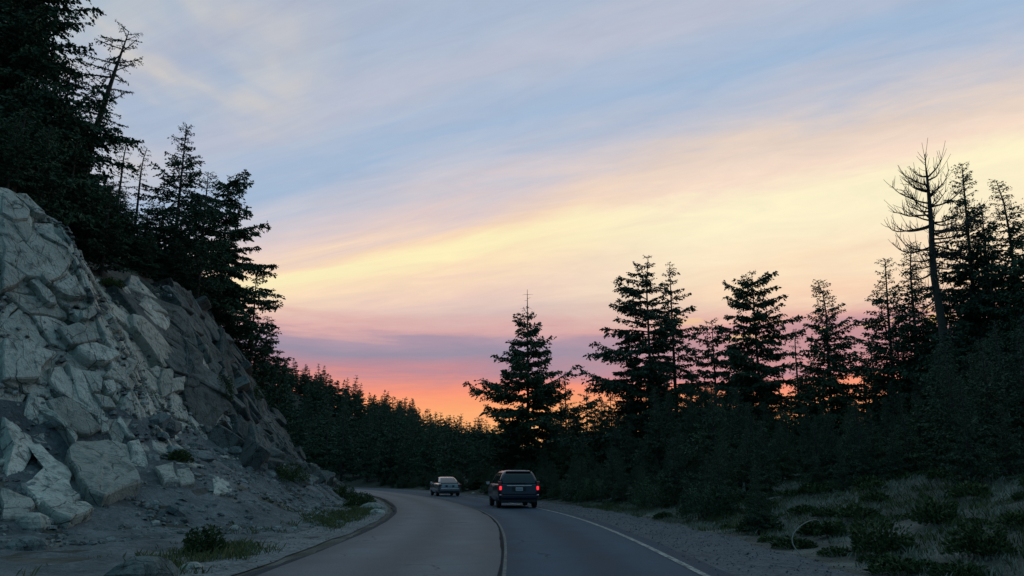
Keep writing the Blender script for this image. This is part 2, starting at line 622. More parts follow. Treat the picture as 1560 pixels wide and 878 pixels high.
def talus_mat():
    m, t, b = new_mat('talus_dirt')
    p = pos(t)
    a = t.noise(p, 0.9, 6, 0.7)
    g = t.noise(p, 9.0, 5, 0.75)
    col = t.ramp(a, [(0.32, (0.055, 0.075, 0.08, 1)), (0.5, (0.125, 0.155, 0.17, 1)), (0.7, (0.22, 0.26, 0.275, 1))], 'LINEAR')
    v = t.rng(g, 0.25, 0.75, 0.5, 1.4, False)
    col = t.mix(1.0, col, t.xyz(v, v, v), 'MULTIPLY')
    t.l.new(col, b.inputs['Base Color'])
    b.inputs['Roughness'].default_value = 0.95
    bump(t, b, t.math('ADD', g, a), 1.0, 0.15)
    return m


M_TALUS = talus_mat()


def leaf_mat(name, c0, c1):
    m, t, b = new_mat(name)
    r = objrand(t)
    p = pos(t)
    n = t.noise(p, 1.1, 3, 0.6)
    f = t.math('ADD', t.math('MULTIPLY', r, 0.5), t.math('MULTIPLY', n, 0.5))
    t.l.new(t.mix(f, (*c0, 1), (*c1, 1)), b.inputs['Base Color'])
    b.inputs['Roughness'].default_value = 0.75
    b.inputs['Specular IOR Level'].default_value = 0.2
    return m


M_NEEDLE = leaf_mat('dark_needles', (0.026, 0.066, 0.044), (0.045, 0.098, 0.052))
M_NEEDLE2 = leaf_mat('young_needles', (0.022, 0.062, 0.042), (0.07, 0.11, 0.055))
M_SHRUB = leaf_mat('shrub_leaves', (0.03, 0.058, 0.024), (0.066, 0.10, 0.036))
M_GREEN = leaf_mat('green_grass', (0.06, 0.09, 0.035), (0.12, 0.13, 0.06))
M_DRY = leaf_mat('dry_grass', (0.16, 0.18, 0.14), (0.30, 0.30, 0.25))


def bark_mat(name, c0, c1):
    m, t, b = new_mat(name)
    p = pos(t)
    mp = t.n.new('ShaderNodeMapping')
    mp.inputs['Scale'].default_value = (9, 9, 1.6)
    t.l.new(p, mp.inputs[0])
    n = t.noise(mp.outputs[0], 1.0, 5, 0.7)
    t.l.new(t.mix(n, (*c0, 1), (*c1, 1)), b.inputs['Base Color'])
    b.inputs['Roughness'].default_value = 0.95
    bump(t, b, n, 0.8, 0.06)
    return m


M_BARK = bark_mat('bark', (0.03, 0.026, 0.022), (0.085, 0.075, 0.065))
M_GREYWOOD = bark_mat('weathered_wood', (0.07, 0.066, 0.06), (0.15, 0.14, 0.128))

# ------------------------------------------------------------------ ground sheet
def axis(lo, hi, n0, n1, step, far):
    core = np.arange(n0, n1 + 1e-6, step)
    g = [core]
    a = n1
    s = step
    up = []
    while a < hi:
        s *= far
        a += s
        up.append(min(a, hi))
    a = n0
    s = step
    dn_ = []
    while a > lo:
        s *= far
        a -= s
        dn_.append(max(a, lo))
    return np.r_[np.array(dn_[::-1]), core, np.array(up)]


gx = axis(-6000, 6000, -34, 34, 0.55, 1.13)
gy = axis(-1500, 8000, 4, 112, 0.75, 1.10)
GX, GY = np.meshgrid(gx, gy, indexing='ij')
GZ = H(GX, GY)
_sf, _al = sdist(FOOT, GX, GY)
_run = crest(_al) / CLIFF_SLOPE
GZ = GZ - 1.3 * sstep(-0.2, 0.9, -_sf) * sstep(_run + 2.0, _run + 0.8, -_sf) * (GY < 100)   # the bedrock stands in front of it
nx, ny = GX.shape
idx = np.arange(nx * ny).reshape(nx, ny)
GF = np.stack([idx[:-1, :-1], idx[1:, :-1], idx[1:, 1:], idx[:-1, 1:]], -1).reshape(-1, 4)
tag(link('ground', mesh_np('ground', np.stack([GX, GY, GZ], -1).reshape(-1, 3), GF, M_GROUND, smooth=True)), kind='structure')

# ------------------------------------------------------------------ road
T_ = np.gradient(ROAD, axis=0)
T_ /= np.linalg.norm(T_, axis=1)[:, None]
NRM = np.stack([T_[:, 1], -T_[:, 0]], 1)         # to the right
keep = (np.arange(len(ROAD)) < np.argmax(ROAD[:, 0] < -130))
RD, RN = ROAD[keep], NRM[keep]


def strip(name, o0, o1, z, mat, parent=None, cols=2, wob0=0.0, wob1=0.0, seed=1, zf=None):
    k = np.arange(len(RD) * 2 - 1) / 2.0
    i0 = np.floor(k).astype(int)
    i1 = np.minimum(i0 + 1, len(RD) - 1)
    fr = (k - i0)[:, None]
    P = RD[i0] * (1 - fr) + RD[i1] * fr
    N = RN[i0] * (1 - fr) + RN[i1] * fr
    a = o0 + wob0 * fbm(k * 0.5 + seed * 9.1, k * 0 + seed, 0.9)
    b = o1 + wob1 * fbm(k * 0.5 + seed * 3.7, k * 0 - seed, 0.9)
    t = np.linspace(0, 1, cols)[None, :]
    off = a[:, None] * (1 - t) + b[:, None] * t
    XY = P[:, None, :] + N[:, None, :] * off[..., None]
    Z = np.full(off.shape, z) if zf is None else zf(XY[..., 0], XY[..., 1], t * np.ones_like(off))
    V = np.concatenate([XY, Z[..., None]], -1).reshape(-1, 3)
    n = len(k)
    ix = np.arange(n * cols).reshape(n, cols)
    F = np.stack([ix[:-1, :-1], ix[:-1, 1:], ix[1:, 1:], ix[1:, :-1]], -1).reshape(-1, 4)
    me = mesh_np(name, V, F, mat)
    at = me.attributes.new('across', 'FLOAT', 'POINT')
    at.data.foreach_set('value', np.broadcast_to(t, off.shape).astype(np.float32).ravel())
    return link(name, me, parent)


road = strip('road', -0.05, 3.45, 0.0, M_DARKLANE, wob1=0.12, seed=2)
tag(road, kind='structure')
strip('pale_lane', -3.55, -0.02, 0.006, M_PALELANE, road, wob0=0.05, wob1=0.03, seed=3)
strip('dark_edge_strip', -3.72, -3.5, 0.002, M_STRIP, road, wob0=0.3, seed=4)
strip('tar_seam', -0.045, 0.015, 0.011, M_TAR, road, wob0=0.07, wob1=0.02, seed=5)
strip('centre_line', 0.03, 0.085, 0.008, M_YELLOW, road)
strip('edge_line', 2.95, 3.07, 0.008, M_WHITE, road)
sh = strip('gravel_shoulder', 3.4, 5.7, 0, M_GRAVEL, None, 9, 0.1, 0.5, 6,
           lambda x, y, t: -0.008 + 0.05 * fbm(x, y, 2.2) * sstep(0.1, 0.4, t) * sstep(1.0, 0.85, t) - 0.05 * sstep(0.9, 1.0, t))
tag(sh, kind='structure')
sl = strip('gravel_verge', -5.6, -4.0, 0, M_VERGE, None, 7, 0.6, 0.15, 7,
           lambda x, y, t: -0.012 + 0.06 * fbm(x, y, 2.0) * sstep(1.0, 0.7, t) * sstep(0, 0.1, t) - 0.06 * sstep(0.1, 0.0, t))
tag(sl, kind='structure')

# ------------------------------------------------------------------ rock cliffs
def march(px, py, pad=0.0):
    r = ray(px, py)
    r = r / r[1]
    Y = np.arange(8, 110, 0.06)
    X = r[0] * Y
    Z = CAMZ + r[2] * Y
    h = H(X, Y)
    k = np.argmax(Z < h + pad)
    if Z[k] >= h[k] + pad:
        return None
    return np.array([X[k], Y[k], Z[k]])


def march_many(pts):
    out_ = []
    for p in pts:
        q = march(*p)
        if q is not None:
            out_.append(q)
    return np.array(out_)


FT = np.gradient(FOOT, axis=0)
FT /= np.linalg.norm(FT, axis=1)[:, None]
FN = np.stack([-FT[:, 1], FT[:, 0]], 1)          # into the hill


def cliff_patch(name, a0, a1, parent, mat, seed, amp=0.35):
    """the fractured bedrock behind the loose blocks"""
    na = int((a1 - a0) / 0.3)
    ns = 34
    al = np.linspace(a0, a1, na)
    s = np.linspace(-0.6, 1.0, ns)
    fx = np.interp(al, _fcum, FOOT[:, 0])
    fy = np.interp(al, _fcum, FOOT[:, 1])
    nx_ = np.interp(al, _fcum, FN[:, 0])
    ny_ = np.interp(al, _fcum, FN[:, 1])
    run = crest(al) / CLIFF_SLOPE
    off = np.where(s[None] < 0, s[None] * 1.0, s[None] * (run[:, None] + 1.5))
    X = fx[:, None] + nx_[:, None] * off
    Y = fy[:, None] + ny_[:, None] * off
    Z = H(X, Y) + 0.05
    A = al[:, None] * np.ones_like(off)
    rid = np.abs(fbm(A * 0.9 + Z * 0.5 + seed, Z * 0.8 - A * 0.3, 0.9)) + 0.5 * np.abs(fbm(A * 1.3 + Z + seed, Z * 1.7 - A * 0.6, 1.9))
    d = (np.clip(rid, 0, .7) * 1.0 - 0.95) * amp * 1.5 * sstep(-0.6, 0.05, s)[None]
    X = X - nx_[:, None] * d * 0.8
    Y = Y - ny_[:, None] * d * 0.8
    Z = Z + d * 0.5
    ix = np.arange(na * ns).reshape(na, ns)
    F = np.stack([ix[:-1, :-1], ix[1:, :-1], ix[1:, 1:], ix[:-1, 1:]], -1).reshape(-1, 4)
    return link(name, mesh_np(name, np.stack([X, Y, Z], -1).reshape(-1, 3), F, mat), parent)


def normal_at(p, e=0.5):
    x, y = p[0], p[1]
    h = H(np.array([x - e, x + e, x, x]), np.array([y, y, y - e, y + e]))
    n = np.array([-(h[1] - h[0]) / (2 * e), -(h[3] - h[2]) / (2 * e), 1.0])
    return n / np.linalg.norm(n)


def block_mesh(name, poly, n, up, down, mat, rng, tilt=0.12, rough=0.06, jit=0.05):
    """a broken slab: irregular outline, chamfered rim, faceted face"""
    c = poly.mean(0)
    n = n / np.linalg.norm(n)
    a = np.cross(n, [0.2, 0.1, 1.0])
    a /= np.linalg.norm(a)
    b = np.cross(n, a)
    q = np.stack([(poly - c) @ a, (poly - c) @ b], 1)
    ar = 0.5 * (q[:, 0] * np.roll(q[:, 1], -1) - np.roll(q[:, 0], -1) * q[:, 1]).sum()
    if ar < 0:
        q = q[::-1]
    ar = abs(ar)
    size = math.sqrt(ar + 1e-6)
    pts = []
    m = len(q)
    for i in range(m):
        p0, p1 = q[i], q[(i + 1) % m]
        L = np.linalg.norm(p1 - p0)
        pts.append(p0)
        k = 1 if L < 0.5 * size else 2
        for j in range(k):
            f = (j + 1) / (k + 1)
            d = (p1 - p0) / (L + 1e-6)
            pts.append(p0 + (p1 - p0) * f + np.array([d[1], -d[0]]) * rng.uniform(-1, 1) * jit * L)
    q = np.array(pts)
    m = len(q)
    tx, ty = rng.uniform(-tilt, tilt, 2)
    cut = rng.uniform(-1, 1, 2)
    cut /= np.linalg.norm(cut) + 1e-6
    cutk = 0.5 if rng.rand() < 0.25 else 0.06

    def zz(p, lev, r):
        z = lev + (p[:, 0] * tx + p[:, 1] * ty) + rng.uniform(-1, 1, len(p)) * r * size
        # one broken-off corner facet
        e = p @ cut - 0.28 * size
        return z - np.clip(e, 0, None) * cutk
    rings = []
    rings.append((q * 1.02, np.full(m, -down)))
    rings.append((q * (1 + rng.uniform(-.01, .02, (m, 1))), zz(q, up - 0.06, 0.012)))
    ins = min(0.07, 0.05 / (size + 0.1) + 0.01)
    rings.append((q * (1 - ins), zz(q * (1 - ins), up, 0.012)))
    for fs in ((0.78, 0.54, 0.28) if size > 0.8 else (0.55,)):
        rings.append((q * fs * (1 + rng.uniform(-.08, .08, (m, 1))), zz(q * fs, up + 0.01, rough)))
    V = []
    for qq, z in rings:
        V.append(c + qq[:, :1] * a + qq[:, 1:] * b + z[:, None] * n)
    V.append((c + n * (up + 0.01 + rng.uniform(-1, 1) * rough * size))[None])
    V = np.concatenate(V)
    F = []
    nr = len(rings)
    for k in range(nr - 1):
        for i in range(m):
            j = (i + 1) % m
            if k < 2:
                F.append((k * m + i, k * m + j, (k + 1) * m + j, (k + 1) * m + i))
            else:
                F.append((k * m + i, k * m + j, (k + 1) * m + j))
                F.append((k * m + i, (k + 1) * m + j, (k + 1) * m + i))
    for i in range(m):
        F.append(((nr - 1) * m + i, (nr - 1) * m + (i + 1) % m, nr * m))
    me = mesh_np(name, V, F, mat)
    return me


def face_normal(a):
    """the lie of the whole face at this place along the foot"""
    k = np.array([np.interp(a, _fcum, FN[:, 0]), np.interp(a, _fcum, FN[:, 1])])
    n = np.array([-k[0] * CLIFF_SLOPE, -k[1] * CLIFF_SLOPE, 1.0])
    return n / np.linalg.norm(n)


def voronoi(sites, box):
    """2-D Voronoi cells by half-plane clipping"""
    cells = []
    S_ = np.asarray(sites)
    for i, p in enumerate(S_):
        d = np.linalg.norm(S_ - p, axis=1)
        order = np.argsort(d)[1:22]
        poly = [np.array(v, float) for v in ((box[0], box[1]), (box[2], box[1]), (box[2], box[3]), (box[0], box[3]))]
        for j in order:
            mid = (p + S_[j]) / 2
            nn = S_[j] - p
            outp = []
            L = len(poly)
            for k in range(L):
                u, v = poly[k], poly[(k + 1) % L]
                du, dv_ = (u - mid) @ nn, (v - mid) @ nn
                if du <= 0:
                    outp.append(u)
                if (du <= 0) != (dv_ <= 0):
                    outp.append(u + (v - u) * (du / (du - dv_)))
            poly = outp
            if len(poly) < 3:
                break
        cells.append(np.array(poly) if len(poly) >= 3 else None)
    return cells


def on_cliff(a, s):
    """a along the foot, s = share of the way up the face (0..1+)"""
    fx, fy = np.interp(a, _fcum, FOOT[:, 0]), np.interp(a, _fcum, FOOT[:, 1])
    nx_, ny_ = np.interp(a, _fcum, FN[:, 0]), np.interp(a, _fcum, FN[:, 1])
    x, y = fx + nx_ * s, fy + ny_ * s
    return np.stack([x, y, H(x, y)], -1)


def alen(y):
    """foot arclength where the foot passes y"""
    return float(np.interp(y, _fy[:np.argmax(_fy > 130)], _fcum[:np.argmax(_fy > 130)]))


A_S, A_M, A_E = alen(11), alen(38.6), alen(74)


def fill_blocks(parent, a0, a1, size, mat, seed, shear, limit, up=(0.05, 0.4), tlt=0.08, wob=0.1, s0=-0.8):
    rng = np.random.RandomState(seed)
    sites = []
    smax = 7.6
    ca, cs = size * 1.25, size * 0.62
    a = a0
    k = 0
    while a < a1:
        s = s0
        while s < smax:
            hc = float(crest(np.array(a)))
            if s < hc / CLIFF_SLOPE + 0.4 and rng.rand() > 0.06:
                sites.append((a + rng.uniform(-.48, .48) * ca, s + rng.uniform(-.5, .5) * cs))
            s += cs
        a += ca
        k += 1
    S_ = np.array(sites)
    # joints run diagonally: shear the lattice
    W = np.stack([S_[:, 0] + S_[:, 1] * shear, S_[:, 1] * 2.0], 1)
    cells = voronoi(W, (W[:, 0].min() - 1, W[:, 1].min() - 1, W[:, 0].max() + 1, W[:, 1].max() + 1))
    todo = []
    for cpoly in cells:
        if cpoly is None:
            continue
        s = np.clip(cpoly[:, 1] / 2.0, s0 - .5, 8)
        a = cpoly[:, 0] - s * shear
        c = np.array([a.mean(), s.mean()])
        hc = float(crest(np.array(c[0]))) / CLIFF_SLOPE
        if c[1] > hc + 0.5:
            continue
        s = np.minimum(s, hc + 0.7)
        q = np.stack([a, s], 1)
        q = c + (q - c) * rng.uniform(0.93, 0.99)
        P = on_cliff(q[:, 0], q[:, 1])
        todo.append((np.linalg.norm(P.max(0) - P.min(0)) / P[:, 1].mean(), c[0], P, c[1]))
    todo.sort(key=lambda t: -t[0])
    rest = []
    for k, (_, ac, P, sc_) in enumerate(todo):
        nn = (face_normal(ac) if sc_ > 0 else normal_at(P.mean(0), .6)) + (1.6 if sc_ < 0 else 1) * rng.uniform(-wob, wob, 3)
        u = rng.uniform(*up) * (1.6 if rng.rand() < 0.15 else 1)
        me = block_mesh('rock_block', P, nn, u, 0.7, mat, rng, tlt, 0.022, 0.07)
        if k < limit:
            link('rock_block', me, parent)
        else:
            rest.append(me)
    if rest:
        Vs, Fs, o = [], [], 0
        for me in rest:
            Vs += [tuple(v.co) for v in me.vertices]
            Fs += [tuple(o + i for i in p.vertices) for p in me.polygons]
            o = len(Vs)
            bpy.data.meshes.remove(me)
        tag(link('small_blocks', mesh_np('small_blocks', Vs, Fs, mat), parent), kind='stuff')
    return len(todo)


ca_ = on_cliff(np.array([alen(22)]), np.array([0.0]))[0]
cliff1 = link('rock_cliff', None, None, (0, 0, 0))
tag(cliff1, 'pale grey fractured rock cliff of big slabs beside the left lane', 'cliff')
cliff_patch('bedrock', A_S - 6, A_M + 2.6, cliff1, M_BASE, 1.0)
cliff2 = link('rock_cliff', None, None, (0, 0, 0))
tag(cliff2, 'broken rock face coloured dark for its shade, set back behind the pale cliff, running down to the bend', 'cliff')
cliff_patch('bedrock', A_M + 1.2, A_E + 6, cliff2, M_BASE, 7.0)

def plane_normal(P):
    q = P - P.mean(0)
    n = np.linalg.svd(q)[2][2]
    m = normal_at(P.mean(0), 1.0)
    if n @ m < 0:
        n = -n
    n = n * 0.5 + m * 0.5
    return n / np.linalg.norm(n)


# the big slabs that stand out on the pale cliff: outline corners, metres thick
SL = [
 ([(20,302),(56,302),(90,316),(90,331),(66,337),(48,332),(30,313)], .55),
 ([(61,343),(79,333),(96,333),(104,346),(104,352),(79,352)], .7),
 ([(79,354),(104,354),(105,372),(90,362)], .45),
 ([(52,351),(59,346),(101,378),(100,387),(74,373),(55,359)], .5),
 ([(18,346),(30,342),(45,350),(42,368),(36,373),(25,357)], .4),
 ([(0,298),(16,300),(41,327),(38,340),(16,340),(8,335),(0,329)], .45),
 ([(0,337),(16,354),(36,376),(49,359),(98,389),(104,406),(96,425),(71,436),(36,428),(19,414),(0,403)], .5),
 ([(0,405),(16,417),(34,428),(19,441),(0,447)], .6),
 ([(104,373),(137,395),(123,410),(101,395)], .55),
 ([(55,428),(59,422),(70,443),(63,439)], .8),
 ([(78,440),(109,424),(129,455),(109,458),(88,452)], .5),
 ([(112,420),(120,415),(153,430),(180,455),(189,488),(153,488),(131,452)], .45),
 ([(189,428),(202,428),(216,441),(235,469),(247,488),(216,477),(191,450)], .7),
 ([(41,433),(52,428),(79,458),(82,469),(71,469)], .5),
 ([(85,505),(115,496),(139,514),(142,524),(118,529),(104,532),(93,518)], .55),
 ([(113,532),(142,526),(175,540),(178,548),(153,559),(131,554),(115,543)], .5),
 ([(118,480),(137,466),(145,480),(128,494),(118,491)], .45),
 ([(191,485),(202,488),(232,513),(260,543),(257,562),(241,562),(227,543),(208,521),(194,502)], .75),
 ([(202,466),(230,466),(252,499),(246,509),(219,491)], .6),
 ([(148,469),(186,453),(191,513),(175,505),(153,480)], .35),
 ([(0,524),(33,527),(49,537),(77,548),(55,570),(52,584),(0,584)], .75),
 ([(71,565),(96,559),(109,603),(104,614),(82,603),(70,586)], .4),
 ([(98,559),(118,568),(137,614),(134,625),(115,611)], .42),
 ([(120,565),(145,570),(153,581),(150,603),(137,603)], .38),
 ([(153,584),(170,581),(175,611),(161,603)], .35),
 ([(164,565),(191,548),(200,559),(186,584),(153,578)], .4),
 ([(183,608),(191,600),(232,603),(260,647),(263,669),(246,682),(211,674),(186,625)], 1.0),
 ([(66,614),(93,608),(131,636),(150,658),(131,669),(107,664),(82,652)], .5),
 ([(48,619),(60,619),(109,680),(105,686)], .9),
 ([(145,636),(161,641),(164,660),(153,663)], .35),
 ([(241,565),(257,565),(254,603),(243,608),(237,586)], .5),
 ([(254,581),(273,578),(273,599),(255,602)], .6),
 ([(178,636),(202,674),(191,669),(175,647)], .4),
 ([(137,603),(164,608),(174,625),(153,625)], .35),
 ([(98,706),(109,687),(164,674),(175,704),(191,720),(209,756),(175,766),(153,776),(129,766),(115,747),(101,723)], .85),
 ([(33,687),(55,690),(98,726),(107,756),(120,766),(66,780),(55,775),(33,747),(60,728),(55,701)], .5),
 ([(268,674),(290,671),(298,690),(287,702),(265,690)], .6),
 ([(191,682),(208,676),(227,717),(197,712)], .5),
 ([(306,701),(328,690),(350,747),(336,723),(312,717)], .35),
 ([(315,723),(336,721),(353,750),(323,758)], .25),
 ([(232,720),(263,709),(268,747),(246,747)], .5),
 ([(56,783),(77,799),(101,809),(137,794),(126,783),(82,783)], .75),
 ([(265,720),(287,715),(294,745),(273,747)], .45),
 ([(164,676),(189,684),(202,712),(183,701)], .35),
 ([(0,640),(20,650),(45,690),(30,735),(10,730),(0,700)], .35),
 ([(0,745),(28,748),(50,782),(30,800),(0,798)], .4),
 ([(200,640),(178,690),(170,676),(150,640)], .2),
]
rgb = np.random.RandomState(11)
for poly, up in SL:
    P = march_many(poly)
    if len(P) < 3 or np.ptp(P[:, 1]) > 6:
        continue
    nn = plane_normal(P) + rgb.uniform(-.07, .07, 3)
    link('rock_slab', block_mesh('rock_slab', P, nn, up * 0.48, 0.8, M_PALE, rgb, 0.05, 0.014, 0.05), cliff1)
n1_ = fill_blocks(cliff1, A_S - 4, A_M + 1.6, 0.92, M_PALE, 3, 0.9, 298, (-0.14, 0.10), 0.05, 0.07)

SL2 = [
 ([(305,479),(324,475),(350,490),(335,505),(309,509)], .6),
 ([(326,501),(335,520),(332,528),(320,509)], .5),
 ([(343,520),(362,535),(362,554),(347,558)], .7),
 ([(324,509),(343,520),(347,558),(328,554)], .5),
 ([(358,558),(384,560),(390,588),(380,588),(362,569)], .8),
 ([(350,582),(369,588),(369,599),(354,595)], .7),
 ([(275,520),(301,546),(294,595),(275,595),(275,554)], .4),
 ([(347,640),(365,625),(395,652),(399,678),(377,670)], .8),
 ([(358,678),(369,674),(395,693),(388,719),(369,712)], .8),
 ([(365,655),(377,655),(396,686),(388,693)], .7),
 ([(301,708),(328,693),(350,731),(313,719)], .6),
 ([(410,686),(433,678),(441,693),(425,708)], .6),
]
for poly, up in SL2:
    P = march_many(poly)
    if len(P) < 3 or np.ptp(P[:, 1]) > 6:
        continue
    nn = plane_normal(P) + rgb.uniform(-.16, .16, 3)
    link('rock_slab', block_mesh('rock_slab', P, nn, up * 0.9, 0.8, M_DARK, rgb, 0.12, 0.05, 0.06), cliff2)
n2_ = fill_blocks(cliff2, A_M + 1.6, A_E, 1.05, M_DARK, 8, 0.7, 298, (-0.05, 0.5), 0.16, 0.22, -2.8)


al_ = np.linspace(A_S - 12, A_E + 10, 260)
of_ = np.linspace(-17, 0.9, 50)
AA_, OO_ = np.meshgrid(al_, of_, indexing='ij')
TX = np.interp(AA_, _fcum, FOOT[:, 0]) + np.interp(AA_, _fcum, FN[:, 0]) * OO_
TY = np.interp(AA_, _fcum, FOOT[:, 1]) + np.interp(AA_, _fcum, FN[:, 1]) * OO_
dcl = sdist(ROADC, TX, TY)[0]
TZ = np.minimum(H(TX, TY), 3.6 + 0 * TX) + 0.03 + (fbm(TX, TY, 1.4) * 0.16 + fbm(TX, TY, 4.0) * 0.06) * sstep(5.2, 6.6, -dcl)
wT = sstep(-17, -14.5, OO_) * sstep(4.9, 5.7, -dcl)
TZ = TZ * wT + (H(TX, TY) - 0.12) * (1 - wT)
ix_ = np.arange(TX.size).reshape(TX.shape)
TF = np.stack([ix_[:-1, :-1], ix_[1:, :-1], ix_[1:, 1:], ix_[:-1, 1:]], -1).reshape(-1, 4)
tag(link('talus_ground', mesh_np('talus_ground', np.stack([TX, TY, TZ], -1).reshape(-1, 3), TF, M_TALUS, smooth=True)), kind='structure')

# ------------------------------------------------------------------ loose stones
def stone_geo(rng, sub=1):
    """an angular stone of about 20 facets"""
    m = 7
    th = np.sort(rng.rand(m) * 2 * math.pi)
    th = (np.arange(m) + rng.uniform(-.3, .3, m)) / m * 2 * math.pi
    r1 = rng.uniform(.75, 1.1, m)
    V = []
    for lev, sc in ((-0.35, 0.85), (0.15, 1.0), (0.55, 0.62)):
        for i in range(m):
            V.append((math.cos(th[i]) * r1[i] * sc + rng.uniform(-.08, .08), math.sin(th[i]) * r1[i] * sc * 0.75 + rng.uniform(-.08, .08), lev * 0.8 + rng.uniform(-.09, .09)))
    V.append((rng.uniform(-.2, .2), rng.uniform(-.2, .2), 0.55 * 0.8 + 0.06))
    F = []
    for k in range(2):
        for i in range(m):
            j = (i + 1) % m
            F += [(k * m + i, k * m + j, (k + 1) * m + j), (k * m + i, (k + 1) * m + j, (k + 1) * m + i)]
    for i in range(m):
        F.append((2 * m + i, 2 * m + (i + 1) % m, 3 * m))
    return np.array(V), np.array(F)


def rot_rand(V, rng, amt=1.0):
    a, b, c = rng.uniform(-1, 1, 3) * np.array([0.6 * amt, 0.6 * amt, math.pi])
    Rx = np.array([[1, 0, 0], [0, math.cos(a), -math.sin(a)], [0, math.sin(a), math.cos(a)]])
    Ry = np.array([[math.cos(b), 0, math.sin(b)], [0, 1, 0], [-math.sin(b), 0, math.cos(b)]])
    Rz = np.array([[math.cos(c), -math.sin(c), 0], [math.sin(c), math.cos(c), 0], [0, 0, 1]])
    return V @ (Rz @ Ry @ Rx).T


rng = np.random.RandomState(21)
stone_protos = []
for k in range(8):
    V, F = stone_geo(rng)
    stone_protos.append((V, F))
chips = []
for k in range(8):
    th_ = (np.arange(5) + rng.uniform(-.3, .3, 5)) / 5 * 2 * math.pi
    V = [(math.cos(a) * q, math.sin(a) * q * .8, z + rng.uniform(-.1, .1)) for z, q in ((-.3, .9), (.22, .85)) for a in th_] + [(rng.uniform(-.2, .2), 0, .5)]
    F = []
    for i in range(5):
        j = (i + 1) % 5
        F += [(i, j, 5 + j), (i, 5 + j, 5 + i), (5 + i, 5 + j, 10)]
    chips.append((np.array(V), np.array(F)))
# fine scree: nobody could count it
parts_ = []
for _ in range(15000):
    a = rng.uniform(A_S - 6, A_E + 12)
    s = rng.uniform(-6.5, 1.2) if rng.rand() < 0.85 else rng.uniform(0, 5.0)
    p = on_cliff(np.array([a]), np.array([s]))[0]
    if sdist(ROADC, p[:1], p[1:2])[0][0] > -4.5 or p[1] > 96:
        continue
    V, F = chips[rng.randint(8)]
    sc = rng.uniform(0.03, 0.11) * (1 + 0.7 * (rng.rand() < .15))
    parts_.append((rot_rand(V, rng) * sc + p + np.array([0, 0, 0.02]), F))
for _ in range(2600):
    a = rng.uniform(A_S - 6, A_E)
    s = rng.uniform(-6.5, 0.5)
    p = on_cliff(np.array([a]), np.array([s]))[0]
    if sdist(ROADC, p[:1], p[1:2])[0][0] > -4.8:
        continue
    V, F = chips[rng.randint(8)]
    parts_.append((rot_rand(V, rng) * rng.uniform(.06, .17) * np.array([1.25, .85, .8]) + p + np.array([0, 0, .03]), F))
for _ in range(900):
    a = rng.uniform(A_S, A_E)
    hc_ = float(crest(np.array(a))) / CLIFF_SLOPE
    s = rng.uniform(0, hc_)
    p = on_cliff(np.array([a]), np.array([s]))[0] + face_normal(a) * rng.uniform(-.05, .06)
    V, F = chips[rng.randint(8)]
    parts_.append((rot_rand(V, rng) * rng.uniform(.06, .2) + p, F))
V, F = cat_geo(parts_)
tag(link('scree', mesh_np('scree', V, F, M_SCREE)), 'fine broken scree lying along the foot of the rock cliff', 'scree', kind='stuff')
parts_ = []
for _ in range(4200):
    i = rng.randint(58, 120)
    o = rng.uniform(3.5, 5.8) if rng.rand() < 0.75 else -rng.uniform(4.1, 5.7)
    xy = RD[i] + RN[i] * o + rng.uniform(-.5, .5, 2)
    V, F = chips[rng.randint(8)]
    sc = rng.uniform(0.008, 0.022) * (2.0 if rng.rand() < .04 else 1)
    parts_.append((rot_rand(V, rng) * sc + np.array([xy[0], xy[1], 0.005]), F))
V, F = cat_geo(parts_)
tag(link('gravel', mesh_np('gravel', V, F, M_SCREE2)), 'loose blue grey gravel on both road shoulders', 'gravel', kind='stuff')
# bigger stones one by one
stone_me = [mesh_np('loose_rock', V, F, M_STONE) for V, F in stone_protos]
n_st = 0
while n_st < 280:
    a = rng.uniform(A_S - 4, A_E + 8)
    s = -abs(rng.normal(0, 2.4)) + 0.6 if n_st % 3 else rng.uniform(-4.5, 0)
    a = a if n_st % 3 else rng.uniform(alen(30), A_E)
    p = on_cliff(np.array([a]), np.array([s]))[0]
    if s < -6 or sdist(ROADC, p[:1], p[1:2])[0][0] > -5.0:
        continue
    o = link('loose_rock', stone_me[rng.randint(8)], None, (p[0], p[1], p[2] + 0.03))
    sc = rng.uniform(0.12, 0.38) * (1.9 if rng.rand() < 0.2 else 1.0)
    o.scale = (sc, sc * rng.uniform(.8, 1.2), sc * rng.uniform(.7, 1.1))
    o.rotation_euler = (rng.uniform(-.5, .5), rng.uniform(-.5, .5), rng.uniform(0, 6.28))
    tag(o, 'broken grey rock lying on the scree at the foot of the cliff', 'rock', 'loose rocks at the foot of the cliff')
    n_st += 1


def boulder(px, py, size, label, mat, seed, squash=0.7, name='boulder', rz=0.0):
    """a boulder where the ray meets the ground"""
    p = march(px, py)
    r = np.random.RandomState(seed)
    m = 10
    V = []
    levs = [(-0.4, .8), (-.1, 1.0), (.25, .97), (.55, .72), (.74, .38)]
    rr = r.uniform(.82, 1.12, m)
    for lev, sc in levs:
        for i in range(m):
            t = (i + r.uniform(-.15, .15)) / m * 2 * math.pi
            q = rr[i] * sc * r.uniform(.93, 1.07)
            V.append((math.cos(t) * q, math.sin(t) * q * .8, lev * squash + r.uniform(-.05, .05)))
    V.append((0, 0, .8 * squash))
    F = []
    for k in range(len(levs) - 1):
        for i in range(m):
            j = (i + 1) % m
            F.append((k * m + i, k * m + j, (k + 1) * m + j, (k + 1) * m + i))
    for i in range(m):
        F.append(((len(levs) - 1) * m + i, (len(levs) - 1) * m + (i + 1) % m, len(levs) * m))
    o = link(name, mesh_np(name, np.array(V) * size, F, mat), None, (p[0], p[1], p[2] + 0.05 * size), rz)
    return tag(o, label, 'boulder')


